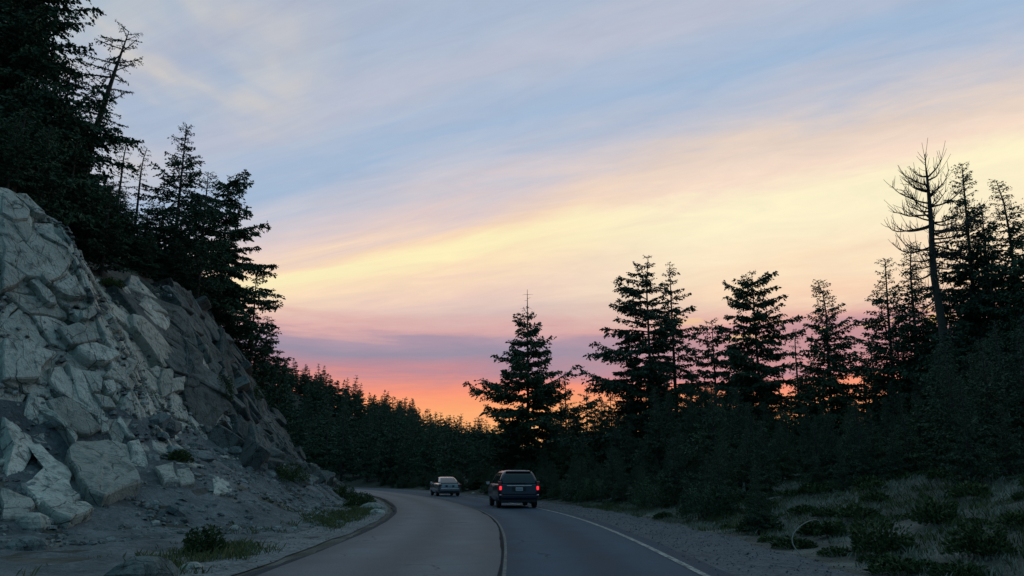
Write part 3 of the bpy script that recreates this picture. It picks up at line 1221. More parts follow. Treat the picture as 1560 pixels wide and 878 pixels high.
boulder(218, 886, 0.48, 'slanting blue grey boulder in the dirt at the bottom edge below the cliff', M_DARK, 3, 0.85, rz=0.6)
boulder(566, 777, 0.55, 'rounded pale boulder beside the green shrub on the inside of the bend', M_PALE, 4)
boulder(575, 783, 0.32, 'small pale boulder in front of the rounded boulder at the bend', M_PALE, 5)
boulder(543, 771, 0.5, 'flat pale rock lying at the foot of the dark cliff before the bend', M_PALE, 6, 0.4)
boulder(46, 803, 0.42, 'small pale upright rock under the big slab at the left edge', M_PALE, 7, 0.9)
boulder(37, 838, 0.4, 'pale rock lying on the dirt near the left edge', M_STONE, 8, 0.8)
boulder(292, 868, 0.22, 'small pale yellowish rock in the green verge grass', M_PALE, 9, 0.6)
boulder(866, 757, 0.35, 'pale rock under the dark branches beside the minivan', M_STONE, 12, 0.6)
boulder(722, 752, 0.22, 'small pale rock on the far shoulder between the two cars', M_PALE, 13, 0.6)


# ------------------------------------------------------------------ conifers
def diamonds(P, D, L, W, rng):
    """needle sprays: one bent quad each"""
    n = len(P)
    D = D / (np.linalg.norm(D, axis=1)[:, None] + 1e-9)
    A = np.cross(D, rng.normal(size=(n, 3)))
    A /= np.linalg.norm(A, axis=1)[:, None] + 1e-9
    m = P + D * (L * 0.45)[:, None]
    V = np.stack([P, m + A * W[:, None], P + D * L[:, None] + np.array([0, 0, -0.06]) * L[:, None], m - A * W[:, None]], 1).reshape(-1, 3)
    F = np.arange(n * 4).reshape(n, 4)
    return V, F


def conifer(seed, Ht, Rad, nb=90, base=0.06, shape=0.75, droop=0.28, rise=0.12, tip=0.10, leaf=0.26, dens=1.0, levels=None,
            dead=0.0, lean=(0, 0), tr=None, bias=None, sparse=0.0, nod=0.0, wid=0.58, lowtaper=0.2, branch_r=1.0):
    leaf = leaf * 0.66
    dens = dens * 1.2
    r = np.random.RandomState(seed)
    tr = tr or (0.009 * Ht + 0.03)
    nz = 12
    tz = np.linspace(0, 1, nz)
    wx = np.cumsum(r.normal(0, 0.02, nz)) * 0.3 + lean[0] * tz ** 1.3
    wy = np.cumsum(r.normal(0, 0.02, nz)) * 0.3 + lean[1] * tz ** 1.3
    if nod:
        wx[-1] += nod * 0.9
        wx[-2] += nod * 0.25
    TP = np.stack([wx, wy, tz * Ht - 0.15 * (tz == 0)], 1)
    if nod:
        TP[-1, 2] -= abs(nod) * 0.35
    trunk = [tube(TP, tr * (1 - tz) ** 0.85 + 0.018, 7)]

    def axis_at(t):
        return np.stack([np.interp(t, tz, TP[:, k]) for k in range(3)], -1)
    LP, LD, LL = [], [], []
    top = 1 - dead
    for i in range(nb):
        f = (i + r.rand()) / nb
        t = base + (top - base) * f ** 0.92
        if levels:
            k = np.round(t * levels) / levels
            t = k + (t - k) * 0.25 + r.normal(0, .18) / levels
        if r.rand() < sparse:
            continue
        fr = (top - t) / (top - base)
        fr = np.clip(fr, 0, 1)
        L = Rad * (fr ** shape) * (1 - lowtaper * sstep(0.75, 1.0, fr)) * (r.uniform(0.5, 1.12) if r.rand() > .12 else 1.3) + 0.08 + 0.012 * Ht * (fr < .08)
        az = i * 2.39996 + r.uniform(-.9, .9)
        if bias is not None:
            L *= 0.62 + 0.5 * max(0, math.cos(az - bias)) + 0.1
        o = axis_at(np.array([t]))[0]
        d = np.array([math.cos(az), math.sin(az), 0])
        up = rise + 0.22 * (1 - fr) ** 2.5 + r.normal(0, .13)
        dr = droop * (0.35 + 0.65 * fr) * r.uniform(.45, 1.6)
        q = np.linspace(0, 1, 7)
        sidew = np.array([-d[1], d[0], 0])
        curve = o + d * (L * q)[:, None] + sidew * (r.uniform(-.12, .12) * L * q * q)[:, None] + np.array([0, 0, 1]) * (L * (up * q - dr * q ** 2 + tip * q ** 5))[:, None]
        trunk.append(tube(curve, np.linspace(0.012 + 0.016 * L, 0.006, 7) * branch_r, 3))
        # side twigs
        nt_ = max(6, int(L * 13.0 * dens))
        qs = np.sort(r.uniform(0.10, 1.0, nt_))
        for qq in qs:
            c = np.array([np.interp(qq, q, curve[:, k]) for k in range(3)])
            side = 1 if r.rand() < .5 else -1
            ang = r.uniform(0.6, 1.15) * side
            td = np.array([d[0] * math.cos(ang) - d[1] * math.sin(ang), d[0] * math.sin(ang) + d[1] * math.cos(ang), -0.2 + r.uniform(-.16, .12)])
            tl = (0.34 * L * (1.02 - qq * 0.72) + 0.12) * r.uniform(.5, 1.1)
            tl = min(tl, 1.3)
            k = max(2, int(tl / (leaf * 0.33)))
            u = (np.arange(k) + r.rand(k)) / k
            pp = c + td * (u * tl)[:, None] + np.array([0, 0, -0.12 * tl]) * (u ** 2)[:, None] + r.normal(0, 0.03, (k, 3))
            LP.append(pp)
            LD.append(td + r.normal(0, 0.42, (k, 3)) + np.array([0, 0, -0.18]))
            LL.append(leaf * min(1, .36 + .48 * L) * r.uniform(.6, 1.25, k))
        k = max(4, int(L / (leaf * 0.28)))
        u = r.uniform(0.08, 1.0, k)
        pp = np.stack([np.interp(u, q, curve[:, j]) for j in range(3)], 1) + r.normal(0, 0.025, (k, 3))
        LP.append(pp)
        LD.append(np.tile(d, (k, 1)) + r.normal(0, 0.5, (k, 3)) + np.array([0, 0, -0.1]))
        LL.append(leaf * min(1, .36 + .48 * L) * r.uniform(.6, 1.2, k))
    if not dead:
        k = 14
        t = r.uniform(0.93, 1.0, k)
        LP.append(axis_at(t))
        LD.append(r.normal(0, .6, (k, 3)) + np.array([0, 0, .5]))
        LL.append(leaf * r.uniform(.35, .6, k))
    LP, LD, LL = np.concatenate(LP), np.concatenate(LD), np.concatenate(LL)
    crown = diamonds(LP, LD, LL, LL * wid * 0.5, r)
    spikes = []
    if dead:
        for i in range(7):
            t = top + dead * r.uniform(0.05, 0.85)
            o = axis_at(np.array([t]))[0]
            az = r.uniform(0, 6.28)
            L = r.uniform(.35, .9) * (0.4 + (1 - t) / dead)
            q = np.linspace(0, 1, 4)[:, None]
            spikes.append(tube(o + np.array([math.cos(az), math.sin(az), .25]) * L * q + np.array([0, 0, -.25 * L]) * q ** 2, np.linspace(.02, .006, 4), 3))
    return cat_geo(trunk), crown, (cat_geo(spikes) if spikes else None)


def plant_tree(px_top, py_top, Y, R, seed, name, label, group=None, cat='tree', needle=None, base_z=None, lean_px=0.0, min_h=2.0, **kw):
    """a tree whose top is seen at a given bearing; it stands on the terrain at its own distance"""
    x, zt = at_depth(px_top, py_top, Y)
    lx = lean_px / 1213.0 * Y
    x0 = x - lx
    g = hz(x0, Y)
    h = max(zt - g, min_h)
    tr, cr, sp_ = conifer(seed, h, R, lean=(lx, 0), **kw)
    o = link(name, None, None, (x0, Y, g))
    tag(o, label, cat, group)
    link('trunk', mesh_np('trunk', *tr, M_BARK), o)
    link('crown', mesh_np('crown', *cr, needle or M_NEEDLE), o)
    if sp_:
        link('dead_branches', mesh_np('dead_branches', *sp_, M_GREYWOOD), o)
    return o


# ---- the row on the right
G_R = 'tall conifers along the right side of the road'
plant_tree(803, 441, 74, 6.4, 101, 'hemlock_tree', 'lone broad hemlock with a bare dead spike top right behind the minivan', G_R,
           nb=118, shape=0.72, dead=0.115, levels=20, droop=.34, rise=.2, leaf=.42, dens=.85, tip=.2)
plant_tree(983, 390, 62, 5.8, 102, 'hemlock_tree', 'tallest layered hemlock in the middle of the right row, long branches reaching left', G_R,
           nb=120, shape=0.72, levels=22, droop=.36, rise=.2, leaf=.36, dens=.85, bias=math.pi, nod=.25)
plant_tree(1020, 403, 65, 4.6, 103, 'hemlock_tree', 'slim layered hemlock close against the right of the tallest middle hemlock', G_R,
           nb=104, shape=0.72, levels=22, droop=.34, rise=.16, leaf=.36, dens=.8)
plant_tree(1084, 488, 60, 3.5, 104, 'hemlock_tree', 'lower hemlock leaning into the left of the dome topped tree', G_R,
           nb=76, shape=0.5, levels=14, droop=.34, leaf=.34, dens=.9)
plant_tree(1145, 417, 56, 3.5, 105, 'hemlock_tree', 'dome topped dense hemlock with a broad crown over a visible trunk', G_R,
           nb=110, shape=0.42, levels=17, droop=.4, rise=.3, leaf=.33, dens=1.0, base=.22, lowtaper=.5)
plant_tree(1208, 500, 52, 1.5, 106, 'conifer_tree', 'thin half bare spire tree between the dome topped and the dense narrow tree', G_R,
           nb=60, shape=0.8, droop=.45, leaf=.24, dens=.45, nod=.2)
plant_tree(1256, 424, 50, 3.2, 107, 'conifer_tree', 'dense narrow conifer with a bent whip leader standing alone right of the spire', G_R,
           lean_px=10, nb=150, shape=0.78, droop=.2, rise=.22, leaf=.28, dens=1.0, nod=-.5)
plant_tree(1348, 394, 46, 3.0, 108, 'conifer_tree', 'narrow open conifer, first one left of the bare snag', G_R,
           lean_px=12, nb=130, shape=0.8, droop=.2, rise=.26, leaf=.26, dens=.9)
plant_tree(1383, 368, 44, 2.7, 109, 'conifer_tree', 'slender conifer directly beside the left of the bare snag', G_R,
           lean_px=12, nb=124, shape=0.75, droop=.24, rise=.22, leaf=.25, dens=.8, nod=.2)
plant_tree(1465, 250, 40, 4.0, 110, 'conifer_tree', 'tall dark dense conifer directly right of the bare snag', G_R,
           lean_px=20, nb=190, shape=0.9, droop=.26, rise=.24, leaf=.25, dens=1.0)
plant_tree(1496, 318, 43, 3.2, 111, 'conifer_tree', 'dark conifer between the two tallest trees at the right edge', G_R,
           lean_px=16, nb=150, shape=0.85, droop=.26, rise=.2, leaf=.26, dens=1.0)
plant_tree(1526, 272, 38, 3.8, 112, 'conifer_tree', 'tall conifer with a nodding drooping tip near the right edge', G_R,
           lean_px=6, nb=170, shape=0.9, droop=.42, rise=.22, leaf=.24, dens=.9, nod=-.35)
plant_tree(1572, 296, 36, 3.8, 113, 'conifer_tree', 'dark conifer cut by the right edge of the picture', G_R,
           lean_px=10, nb=140, shape=0.85, droop=.34, rise=.2, leaf=.24, dens=.95)
plant_tree(861, 566, 84, 2.2, 114, 'conifer_tree', 'small pointed conifer silhouetted just right of the lone broad hemlock', G_R,
           nb=50, shape=0.9, droop=.15, rise=.3, leaf=.32, dens=.7)
plant_tree(893, 588, 80, 2.6, 115, 'conifer_tree', 'low open conifer in the gap left of the tallest hemlock', G_R,
           nb=44, shape=0.6, droop=.2, leaf=.34, dens=.8)
plant_tree(930, 592, 76, 2.4, 116, 'conifer_tree', 'low bushy conifer under the long branches of the tallest hemlock', G_R,
           nb=44, shape=0.6, droop=.25, leaf=.34, dens=.8)
plant_tree(1110, 575, 66, 2.0, 117, 'conifer_tree', 'short conifer filling the gap below the dome topped hemlock', G_R,
           nb=44, shape=0.7, droop=.25, leaf=.3, dens=.8)
plant_tree(1184, 560, 60, 1.6, 118, 'conifer_tree', 'short narrow conifer just left of the thin half bare spire', G_R,
           nb=44, shape=0.7, droop=.25, leaf=.28, dens=.8)
plant_tree(1312, 540, 56, 1.8, 119, 'conifer_tree', 'short open conifer in the glowing gap right of the dense narrow tree', G_R,
           nb=50, shape=0.7, droop=.25, leaf=.28, dens=.8)

# ---- the bare snag
def snag(px, py, Y, seed):
    r = np.random.RandomState(seed)
    x, zt = at_depth(px, py, Y)
    g = hz(x, Y)
    h = zt - g
    o = link('dead_snag', None, None, (x, Y, g))
    tag(o, 'tall bare dead tree with curling leafless branches on the right', 'tree', G_R)
    tz = np.linspace(0, 1, 12)
    TP = np.stack([0.11 * np.sin(tz * 7) + 0.05 * np.sin(tz * 17) + 0.55 * tz - 0.55, 0.08 * np.cos(tz * 6), tz * h * 0.95], 1)
    V, F = tube(TP, 0.235 * (1 - tz) ** 0.7 + 0.05, 9)
    link('trunk', mesh_np('trunk', V, F, M_BARK, smooth=True), o)
    for i in range(58):
        t = 0.58 + 0.40 * (i / 58) ** 0.9 + r.uniform(-.03, .02)
        az = r.choice([0, math.pi]) + r.normal(0, .9)
        if i % 4 == 0:
            az = r.uniform(0, 6.28)
        fr = (1 - t) / 0.40
        L = 0.65 + 2.6 * min(1, fr / .55) ** .8 * r.uniform(.45, 1.15)
        if fr > .72 or r.rand() < .15:
            L *= r.uniform(.25, .6)
        if math.cos(az) > 0:
            L *= 0.85
        q = np.linspace(0, 1, 9)[:, None]
        d = np.array([math.cos(az), math.sin(az), 0])
        sd = np.array([-d[1], d[0], 0])
        up = 0.1 + 0.5 * (1 - fr) ** 2 + r.normal(0, .16)
        c = np.array([np.interp(t, tz, TP[:, k]) for k in range(3)])
        cv = c + d * L * (q - .15 * q ** 3) + np.array([0, 0, L]) * ((up - 0.5 * fr) * q - .2 * fr * q + (0.2 + .25 * fr) * r.uniform(.2, 1.7) * q ** 2.6 + .035 * np.sin(q * r.uniform(5, 11) + r.uniform(0, 6)) * q) + sd * r.uniform(-.2, .2) * L * q ** 2
        geo = [tube(cv, np.linspace(.055, .014, 9), 4)]
        for k in range(int(4 + L * 7)):
            u = r.uniform(.25, 1)
            p0 = np.array([np.interp(u, q[:, 0], cv[:, j]) for j in range(3)])
            td = d * r.uniform(-.2, .9) + sd * r.uniform(-.9, .9) + np.array([0, 0, r.uniform(-.1, 1.1)])
            tl = r.uniform(.2, .75)
            qq = np.linspace(0, 1, 4)[:, None]
            geo.append(tube(p0 + td * tl * qq + np.array([0, 0, .3 * tl]) * qq ** 2, np.linspace(.016, .009, 4), 3))
        link('branch', mesh_np('branch', *cat_geo(geo), M_BARK), o)
    for i in range(11):                              # snapped stubs down the bare trunk
        t = r.uniform(.25, .62)
        az = r.uniform(0, 6.28)
        L = r.uniform(.2, .7)
        c = np.array([np.interp(t, tz, TP[:, k]) for k in range(3)])
        q = np.linspace(0, 1, 4)[:, None]
        cv = c + np.array([math.cos(az), math.sin(az), r.uniform(-.35, .1)]) * L * q + np.array([0, 0, -.1]) * q ** 2
        link('broken_branch', mesh_np('broken_branch', *tube(cv, np.linspace(.04, .018, 4), 4), M_BARK), o)


snag(1409, 238, 39, 44)

# ---- the left hillside
G_L = 'tall conifers on the hillside above the rock cliff'
plant_tree(64, -95, 36, 5.0, 201, 'hemlock_tree', 'huge dark hemlock above the pale cliff, its top out of the picture', G_L,
           nb=170, shape=0.5, droop=.36, rise=.2, leaf=.3, dens=.9, levels=26, tr=.36)
plant_tree(10, -120, 38, 5.0, 202, 'hemlock_tree', 'huge dark hemlock cut by the left edge of the picture', G_L,
           nb=160, shape=0.5, droop=.36, rise=.15, leaf=.3, dens=.9, levels=24, tr=.36)
plant_tree(108, 98, 38, 2.9, 203, 'conifer_tree', 'slim dark conifer between the huge hemlock and the leaning sparse tree', G_L,
           nb=90, shape=0.55, droop=.3, rise=.15, leaf=.27, dens=.75, levels=18)
plant_tree(197, 48, 40, 2.4, 204, 'leaning_conifer', 'leaning sparse half dead conifer with a tall bare trunk', G_L,
           nb=92, shape=0.30, droop=.1, rise=.12, leaf=.17, dens=.42, lean_px=62, tr=.30, bias=math.pi, sparse=.25, tip=.1, base=.2, branch_r=1.3)
plant_tree(192, 208, 46, 1.2, 205, 'conifer_tree', 'thin wispy conifer top just right of the leaning tree', G_L,
           nb=60, shape=0.7, droop=.35, leaf=.24, dens=.5, nod=.2)
plant_tree(220, 224, 48, 1.1, 206, 'conifer_tree', 'thin conifer with a nodding tip left of the pointed tree', G_L,
           nb=60, shape=0.7, droop=.35, leaf=.24, dens=.5, nod=.25)
plant_tree(285, 190, 48, 3.1, 207, 'conifer_tree', 'pointed open conifer standing highest between leaning tree and lumpy tree', G_L,
           nb=100, shape=0.7, droop=.2, rise=.3, leaf=.27, dens=.75)
plant_tree(318, 262, 50, 2.4, 208, 'conifer_tree', 'narrow conifer tucked between the pointed and the lumpy crowned tree', G_L,
           nb=70, shape=0.6, droop=.3, rise=.2, leaf=.27, dens=.75)
plant_tree(350, 270, 55, 3.7, 209, 'hemlock_tree', 'lumpy crowned hemlock with ragged branches at the end of the cliff top', G_L,
           nb=120, shape=0.42, droop=.32, rise=.22, leaf=.34, dens=1.0, levels=18)
plant_tree(392, 405, 60, 2.4, 210, 'conifer_tree', 'ragged lower conifer right against the lumpy crowned hemlock', G_L,
           nb=70, shape=0.5, droop=.3, leaf=.34, dens=.9)
plant_tree(408, 482, 64, 2.2, 211, 'conifer_tree', 'small dense conifer, last one where the cliff top slopes to the far hill', G_L,
           nb=70, shape=0.6, droop=.25, leaf=.32, dens=1.0)
plant_tree(428, 545, 70, 2.2, 212, 'conifer_tree', 'low dark conifer at the foot of the cliff end before the far hill', G_L,
           nb=60, shape=0.6, droop=.25, leaf=.34, dens=1.0)

r = np.random.RandomState(78)
# middle-sized fill on the same slope: six kinds, copied
def kinds(n, seed, Ht, Rad, mat, name, **kw):
    ks = []
    for k in range(n):
        tr, cr, _ = conifer(seed + k, Ht, Rad * (0.85 + 0.3 * (k / max(1, n - 1))), **kw)
        ks.append((mesh_np('trunk', *tr, M_BARK), mesh_np('crown', *cr, mat), Ht))
    return ks


def place_kind(kind, x, y, h, name, label, group, rz, wscale=1.0, cat='tree', sink=0.15):
    tr, cr, Ht = kind
    s = h / Ht
    o = link(name, None, None, (x, y, hz(x, y) - sink * s), rz)
    o.scale = (s * wscale, s * wscale, s)
    tag(o, label, cat, group)
    link('trunk', tr, o)
    link('crown', cr, o)
    return o


slope_k = kinds(6, 300, 9.0, 2.1, M_NEEDLE, 'x', nb=85, shape=0.55, droop=.28, rise=.18, leaf=.33, dens=1.0)
sky_x = [-60, 0, 120, 150, 200, 250, 300, 350, 400, 430]
sky_y = [100, 120, 170, 235, 275, 300, 345, 400, 500, 560]
cnt = 0
tries = 0
while cnt < 78 and tries < 4000:
    tries += 1
    px = r.uniform(-90, 432)
    Y = r.uniform(24, 66)
    x = (px - 780) / 1213 * Y * 1.08
    sd_, al_ = sdist(FOOT, np.array([x]), np.array([Y]))
    sf, al = -float(sd_[0]), float(al_[0])
    run = float(crest(np.array(al))) / CLIFF_SLOPE
    if sf < run + 0.7 or sf > run + 16:
        continue
    zt = at_depth(px, np.interp(px, sky_x, sky_y) + r.uniform(0, 110), Y)[1]
    h = zt - hz(x, Y)
    if h < 2.2:
        if sf > run + 4:
            continue
        h = r.uniform(2.2, 3.6)
        if at_depth(px, np.interp(px, sky_x, sky_y), Y)[1] - hz(x, Y) < 2.0:
            continue
    h = min(h, 13)
    place_kind(slope_k[r.randint(6)], x, Y, h, 'conifer_tree', 'dark conifer in the dense wood on the slope above the cliff',
               'dense wood above the cliff', r.uniform(0, 6.28), r.uniform(.9, 1.5) * (1.0 if h > 5 else 1.3))
    cnt += 1

# ---- young growth along the right bank
young_k = kinds(7, 400, 5.0, 1.55, M_NEEDLE2, 'x', nb=100, shape=1.0, droop=.22, rise=.22, leaf=.2, dens=1.15, base=.02, lowtaper=.05)
fill_x = [820, 850, 900, 950, 1050, 1100, 1180, 1260, 1300, 1400, 1480, 1560, 1640]
fill_y = [680, 625, 622, 600, 585, 590, 605, 612, 590, 555, 500, 470, 460]
gaps = [(1052, 560, 58, 'between the slim hemlock and the leaning lower hemlock'), (1068, 585, 55, 'under the leaning lower hemlock'), (1118, 560, 60, 'behind the trunk of the dome topped hemlock'),
        (1168, 575, 54, 'under the right side of the dome topped hemlock'), (1222, 575, 52, 'between the thin spire and the dense narrow conifer'), (1236, 548, 56, 'touching the left of the dense narrow conifer'),
        (1284, 590, 50, 'under the right side of the dense narrow conifer'), (1325, 520, 50, 'under the narrow open conifer left of the snag'), (1362, 500, 47, 'between the two slim conifers left of the snag'),
        (1402, 470, 44, 'in front of the foot of the snag'), (1432, 440, 42, 'right behind the trunk of the snag'), (1446, 490, 37, 'low against the tall tree right of the snag'), (1482, 430, 41, 'in the first gap right of the tall dense conifer'),
        (1508, 420, 38, 'in front of the tree with the nodding tip'), (1545, 410, 40, 'in the last gap before the right edge'), (1556, 480, 33, 'lowest one at the right edge'), (955, 560, 64, 'under the left boughs of the tallest hemlock'),
        (1002, 545, 60, 'between the two tallest middle hemlocks'), (920, 612, 68, 'left of the tallest hemlock near the gap'), (838, 600, 78, 'at the right foot of the lone broad hemlock'), (768, 620, 84, 'at the left foot of the lone broad hemlock')]
for k, (px, py, Y, where) in enumerate(gaps):
    x, zt = at_depth(px, py, Y)
    place_kind(slope_k[k % 6], x, Y, max(3.0, zt - hz(x, Y)), 'conifer_tree', 'middling dark conifer ' + where, 'middling conifers between the tall ones', k * 1.7, .95 + .1 * (k % 3))


def young_label(px, h):
    kind = 'tall narrow young conifer' if h > 5.5 else 'bushy young conifer' if h > 2.6 else 'low bushy young conifer'
    spot = ('just right of the lone broad hemlock' if px < 930 else 'below the tallest layered hemlock' if px < 1060 else
            'below the dome topped hemlock' if px < 1180 else 'around the foot of the dense narrow conifer' if px < 1310 else
            'around the foot of the bare snag' if px < 1440 else 'under the tall trees at the right edge')
    return kind + ' in the dark growth ' + spot


cnt = 0
tries = 0
spots = []
while cnt < 285 and tries < 14000:
    tries += 1
    px = r.uniform(812, 1600)
    Y = r.uniform(19, 84)
    x = (px - 780) / 1213 * Y
    dc = float(sdist(ROADC, np.array([x]), np.array([Y]))[0][0])
    lo = 6.8 if Y > 27 else 8.5 + (27 - Y) * 0.35
    if dc < (6.3 if 20 < Y < 28 and px < 1160 else lo) or dc > 34:
        continue
    if any((x - a) ** 2 + (Y - b) ** 2 < 0.8 for a, b in spots):
        continue
    zt = at_depth(px, np.interp(px, fill_x, fill_y) + 95 * r.rand() ** 1.3 - 8, Y)[1]
    h = zt - hz(x, Y)
    near = dc < lo + 3.5
    if near or dc < 8.5:
        h = min(h, r.uniform(1.2, 3.0))
    if h < 1.2 or h > 11:
        continue
    spots.append((x, Y))
    place_kind(young_k[r.randint(7)], x, Y, h, 'young_conifer', young_label(px, h),
               'young conifers on the right bank', r.uniform(0, 6.28), r.uniform(.85, 1.2))
    cnt += 1

for k in range(16):
    px = r.uniform(806, 866)
    Y = r.uniform(78, 112)
    x = (px - 780) / 1213 * Y
    h = at_depth(px, r.uniform(655, 690), Y)[1] - hz(x, Y)
    place_kind(young_k[r.randint(7)], x, Y, h, 'young_conifer', 'low conifer in the gap behind the minivan, right of the lone hemlock',
               'low conifers behind the minivan', r.uniform(0, 6.28), r.uniform(1.0, 1.5))
for k in range(84):
    j = r.randint(104, 180)
    q = RD[j] + RN[j] * r.uniform(6.2, 9.5)
    place_kind(young_k[r.randint(7)], q[0], q[1], r.uniform(.9, 2.4), 'young_conifer', 'low bushy conifer growing along the outer shoulder at the bend',
               'low conifers along the outer shoulder', r.uniform(0, 6.28), r.uniform(1.2, 1.9))

# ---- the wooded hill beyond the bend
far_k = []
for k in range(7):
    Ht = 10.0
    tr, cr, _ = conifer(500 + k, Ht, 2.0 + 0.25 * k, nb=64, shape=0.85 + .05 * k, droop=.2, rise=.22, leaf=.42, dens=.55, wid=.62, levels=16)
    V, F = cat_geo([tr, cr])
    fm = np.r_[np.zeros(len(tr[1])), np.ones(len(cr[1]))]
    far_k.append(mesh_np('distant_conifer', V, F, [M_BARK, M_NEEDLE], fm))
hill_x = [405, 440, 480, 520, 560, 600, 640, 665, 700, 740, 800]
hill_y = [532, 541, 555, 571, 584, 599, 618, 633, 638, 645, 650]
cnt = 0
tries = 0
while cnt < 290 and tries < 9000:
    tries += 1
    px = r.uniform(405, 800) if cnt > 60 else r.uniform(560, 790)
    Y = r.uniform(95, 262) ** 1.0
    x = (px - 780) / 1213 * Y * 1.01
    dc = float(sdist(ROADC, np.array([x]), np.array([Y]))[0][0])
    if dc < 8.0:
        continue
    h = min(r.uniform(5.5, 13), at_depth(px, np.interp(px, hill_x, hill_y) + r.uniform(-9, 16), Y)[1] - hz(x, Y))
    if h < 3.2:
        continue
    o = link('distant_conifer', far_k[r.randint(7)], None, (x, Y, hz(x, Y) - .1), r.uniform(0, 6.28))
    s = h / 10
    o.scale = (s * r.uniform(.85, 1.3), s * r.uniform(.85, 1.3), s)
    tag(o, 'dark conifer on the wooded hill beyond the bend', 'tree', 'conifers on the far hill')
    cnt += 1


# the wood between and behind them, which reads as one mass
tr, cr, _ = conifer(560, 10.0, 2.4, nb=26, shape=.85, leaf=.7, dens=.3, wid=1.0, levels=14)
V0, F0 = cr
parts_ = []
tries = 0
while len(parts_) < 230 and tries < 6000:
    tries += 1
    px = r.uniform(395, 740)
    Y = r.uniform(120, 290)
    x = (px - 780) / 1213 * Y * 1.01
    if float(sdist(ROADC, np.array([x]), np.array([Y]))[0][0]) < 12:
        continue
    g = hz(x, Y)
    h = min(r.uniform(5, 11), at_depth(px, np.interp(px, hill_x, hill_y) + r.uniform(2, 30), Y)[1] - g)
    if h < 3:
        continue
    a = r.uniform(0, 6.28)
    k = h / 10
    w = k * r.uniform(1.2, 1.9)
    parts_.append((np.stack([(V0[:, 0] * math.cos(a) - V0[:, 1] * math.sin(a)) * w + x, (V0[:, 0] * math.sin(a) + V0[:, 1] * math.cos(a)) * w + Y, V0[:, 2] * k + g], 1), F0))
V, F = cat_geo(parts_)
tag(link('far_wood', mesh_np('far_wood', V, F, M_NEEDLE)), 'dense dark wood covering the far hill behind its front trees', 'wood', kind='stuff')


# ------------------------------------------------------------------ shrubs, grass, dead stems
def shrub(x, y, rad, h, label, seed, mat=None, group=None):
    r = np.random.RandomState(seed)
    n = int(4200 * rad)
    th = r.uniform(0, 6.28, n)
    rr = np.sqrt(r.rand(n)) * rad * (1 + .25 * np.sin(th * 3 + seed))
    top = h * np.sqrt(np.clip(1 - (rr / (rad * 1.3)) ** 2, 0.05, 1)) * (0.8 + .35 * np.sin(th * 5 + rr * 6))
    z = top * r.rand(n) ** 0.5
    P = np.stack([np.cos(th) * rr, np.sin(th) * rr, z], 1)
    D = np.stack([np.cos(th) * .5, np.sin(th) * .5, np.full(n, .7)], 1) + r.normal(0, .5, (n, 3))
    L = r.uniform(.04, .11, n)
    V, F = diamonds(P, D, L, L * .24, r)
    o = link('shrub', None, None, (x, y, hz(x, y) - .02))
    tag(o, label, 'shrub', group)
    geo = []
    for k in range(7):
        a = k * .9 + r.rand()
        q = np.linspace(0, 1, 4)[:, None]
        geo.append(tube(np.array([math.cos(a) * rad * .6, math.sin(a) * rad * .6, h * .7]) * q, np.linspace(.02, .006, 4), 3))
    link('stem', mesh_np('stem', *cat_geo(geo), M_BARK), o)
    link('foliage', mesh_np('foliage', V, F, mat or M_SHRUB), o)


def gp(px, py):
    p = march(px, py)
    return p[0], p[1]


def shrub_at(px, py, rad, h, label, seed, mat=None, group=None):
    x, y = gp(px, py)
    shrub(x, y, rad, h, label, seed, mat, group)


shrub_at(308, 845, .36, .5, 'mossy green shrub growing out of the talus under the pale cliff', 1)
shrub_at(548, 775, .75, .7, 'green shrub beside the rounded boulder on the inside of the bend', 2)
shrub_at(525, 762, .7, .8, 'dark green shrub at the foot of the dark cliff near the bend', 3)
shrub_at(335, 612, .7, 1.3, 'little green conifer bush clinging to the ledge of the dark cliff', 4)
shrub_at(380, 612, .7, 1.1, 'green bush on the top ledge at the end of the dark cliff', 5)
shrub_at(440, 735, .8, .8, 'green shrub low on the broken slope of the dark cliff', 6)
shrub_at(272, 705, .35, .4, 'small bright green tuft bush under the largest square block', 7)
shrub_at(170, 437, .5, .35, 'mossy green tuft on the top edge of the pale cliff', 8)
shrub_at(1340, 845, .5, .6, 'dark round shrub in the pale dry grass on the right bank', 9)
shrub_at(1238, 815, .28, .3, 'small dark tuft shrub near the bent pale stem', 10)
shrub_at(1268, 818, .3, .35, 'small dark tuft shrub left of the dark round shrub', 11)
shrub_at(1500, 850, .42, .5, 'big dark shrub at the right edge of the dry grass bank', 12)
shrub_at(1430, 800, .4, .5, 'dark shrub behind the round shrub, toward the right edge', 13)
shrub_at(1075, 792, .9, 1.1, 'dark bushy shrub hanging over the gravel shoulder', 14, M_NEEDLE2)
shrub_at(1000, 775, 1.0, 1.2, 'dark bushy shrub farther along the gravel shoulder', 15, M_NEEDLE2)
shrub_at(905, 765, 1.0, 1.1, 'low dark shrub at the shoulder right of the minivan', 16, M_NEEDLE2)
shrub_at(1160, 812, .5, .45, 'low green shrub in the dry grass at the edge of the gravel', 17)


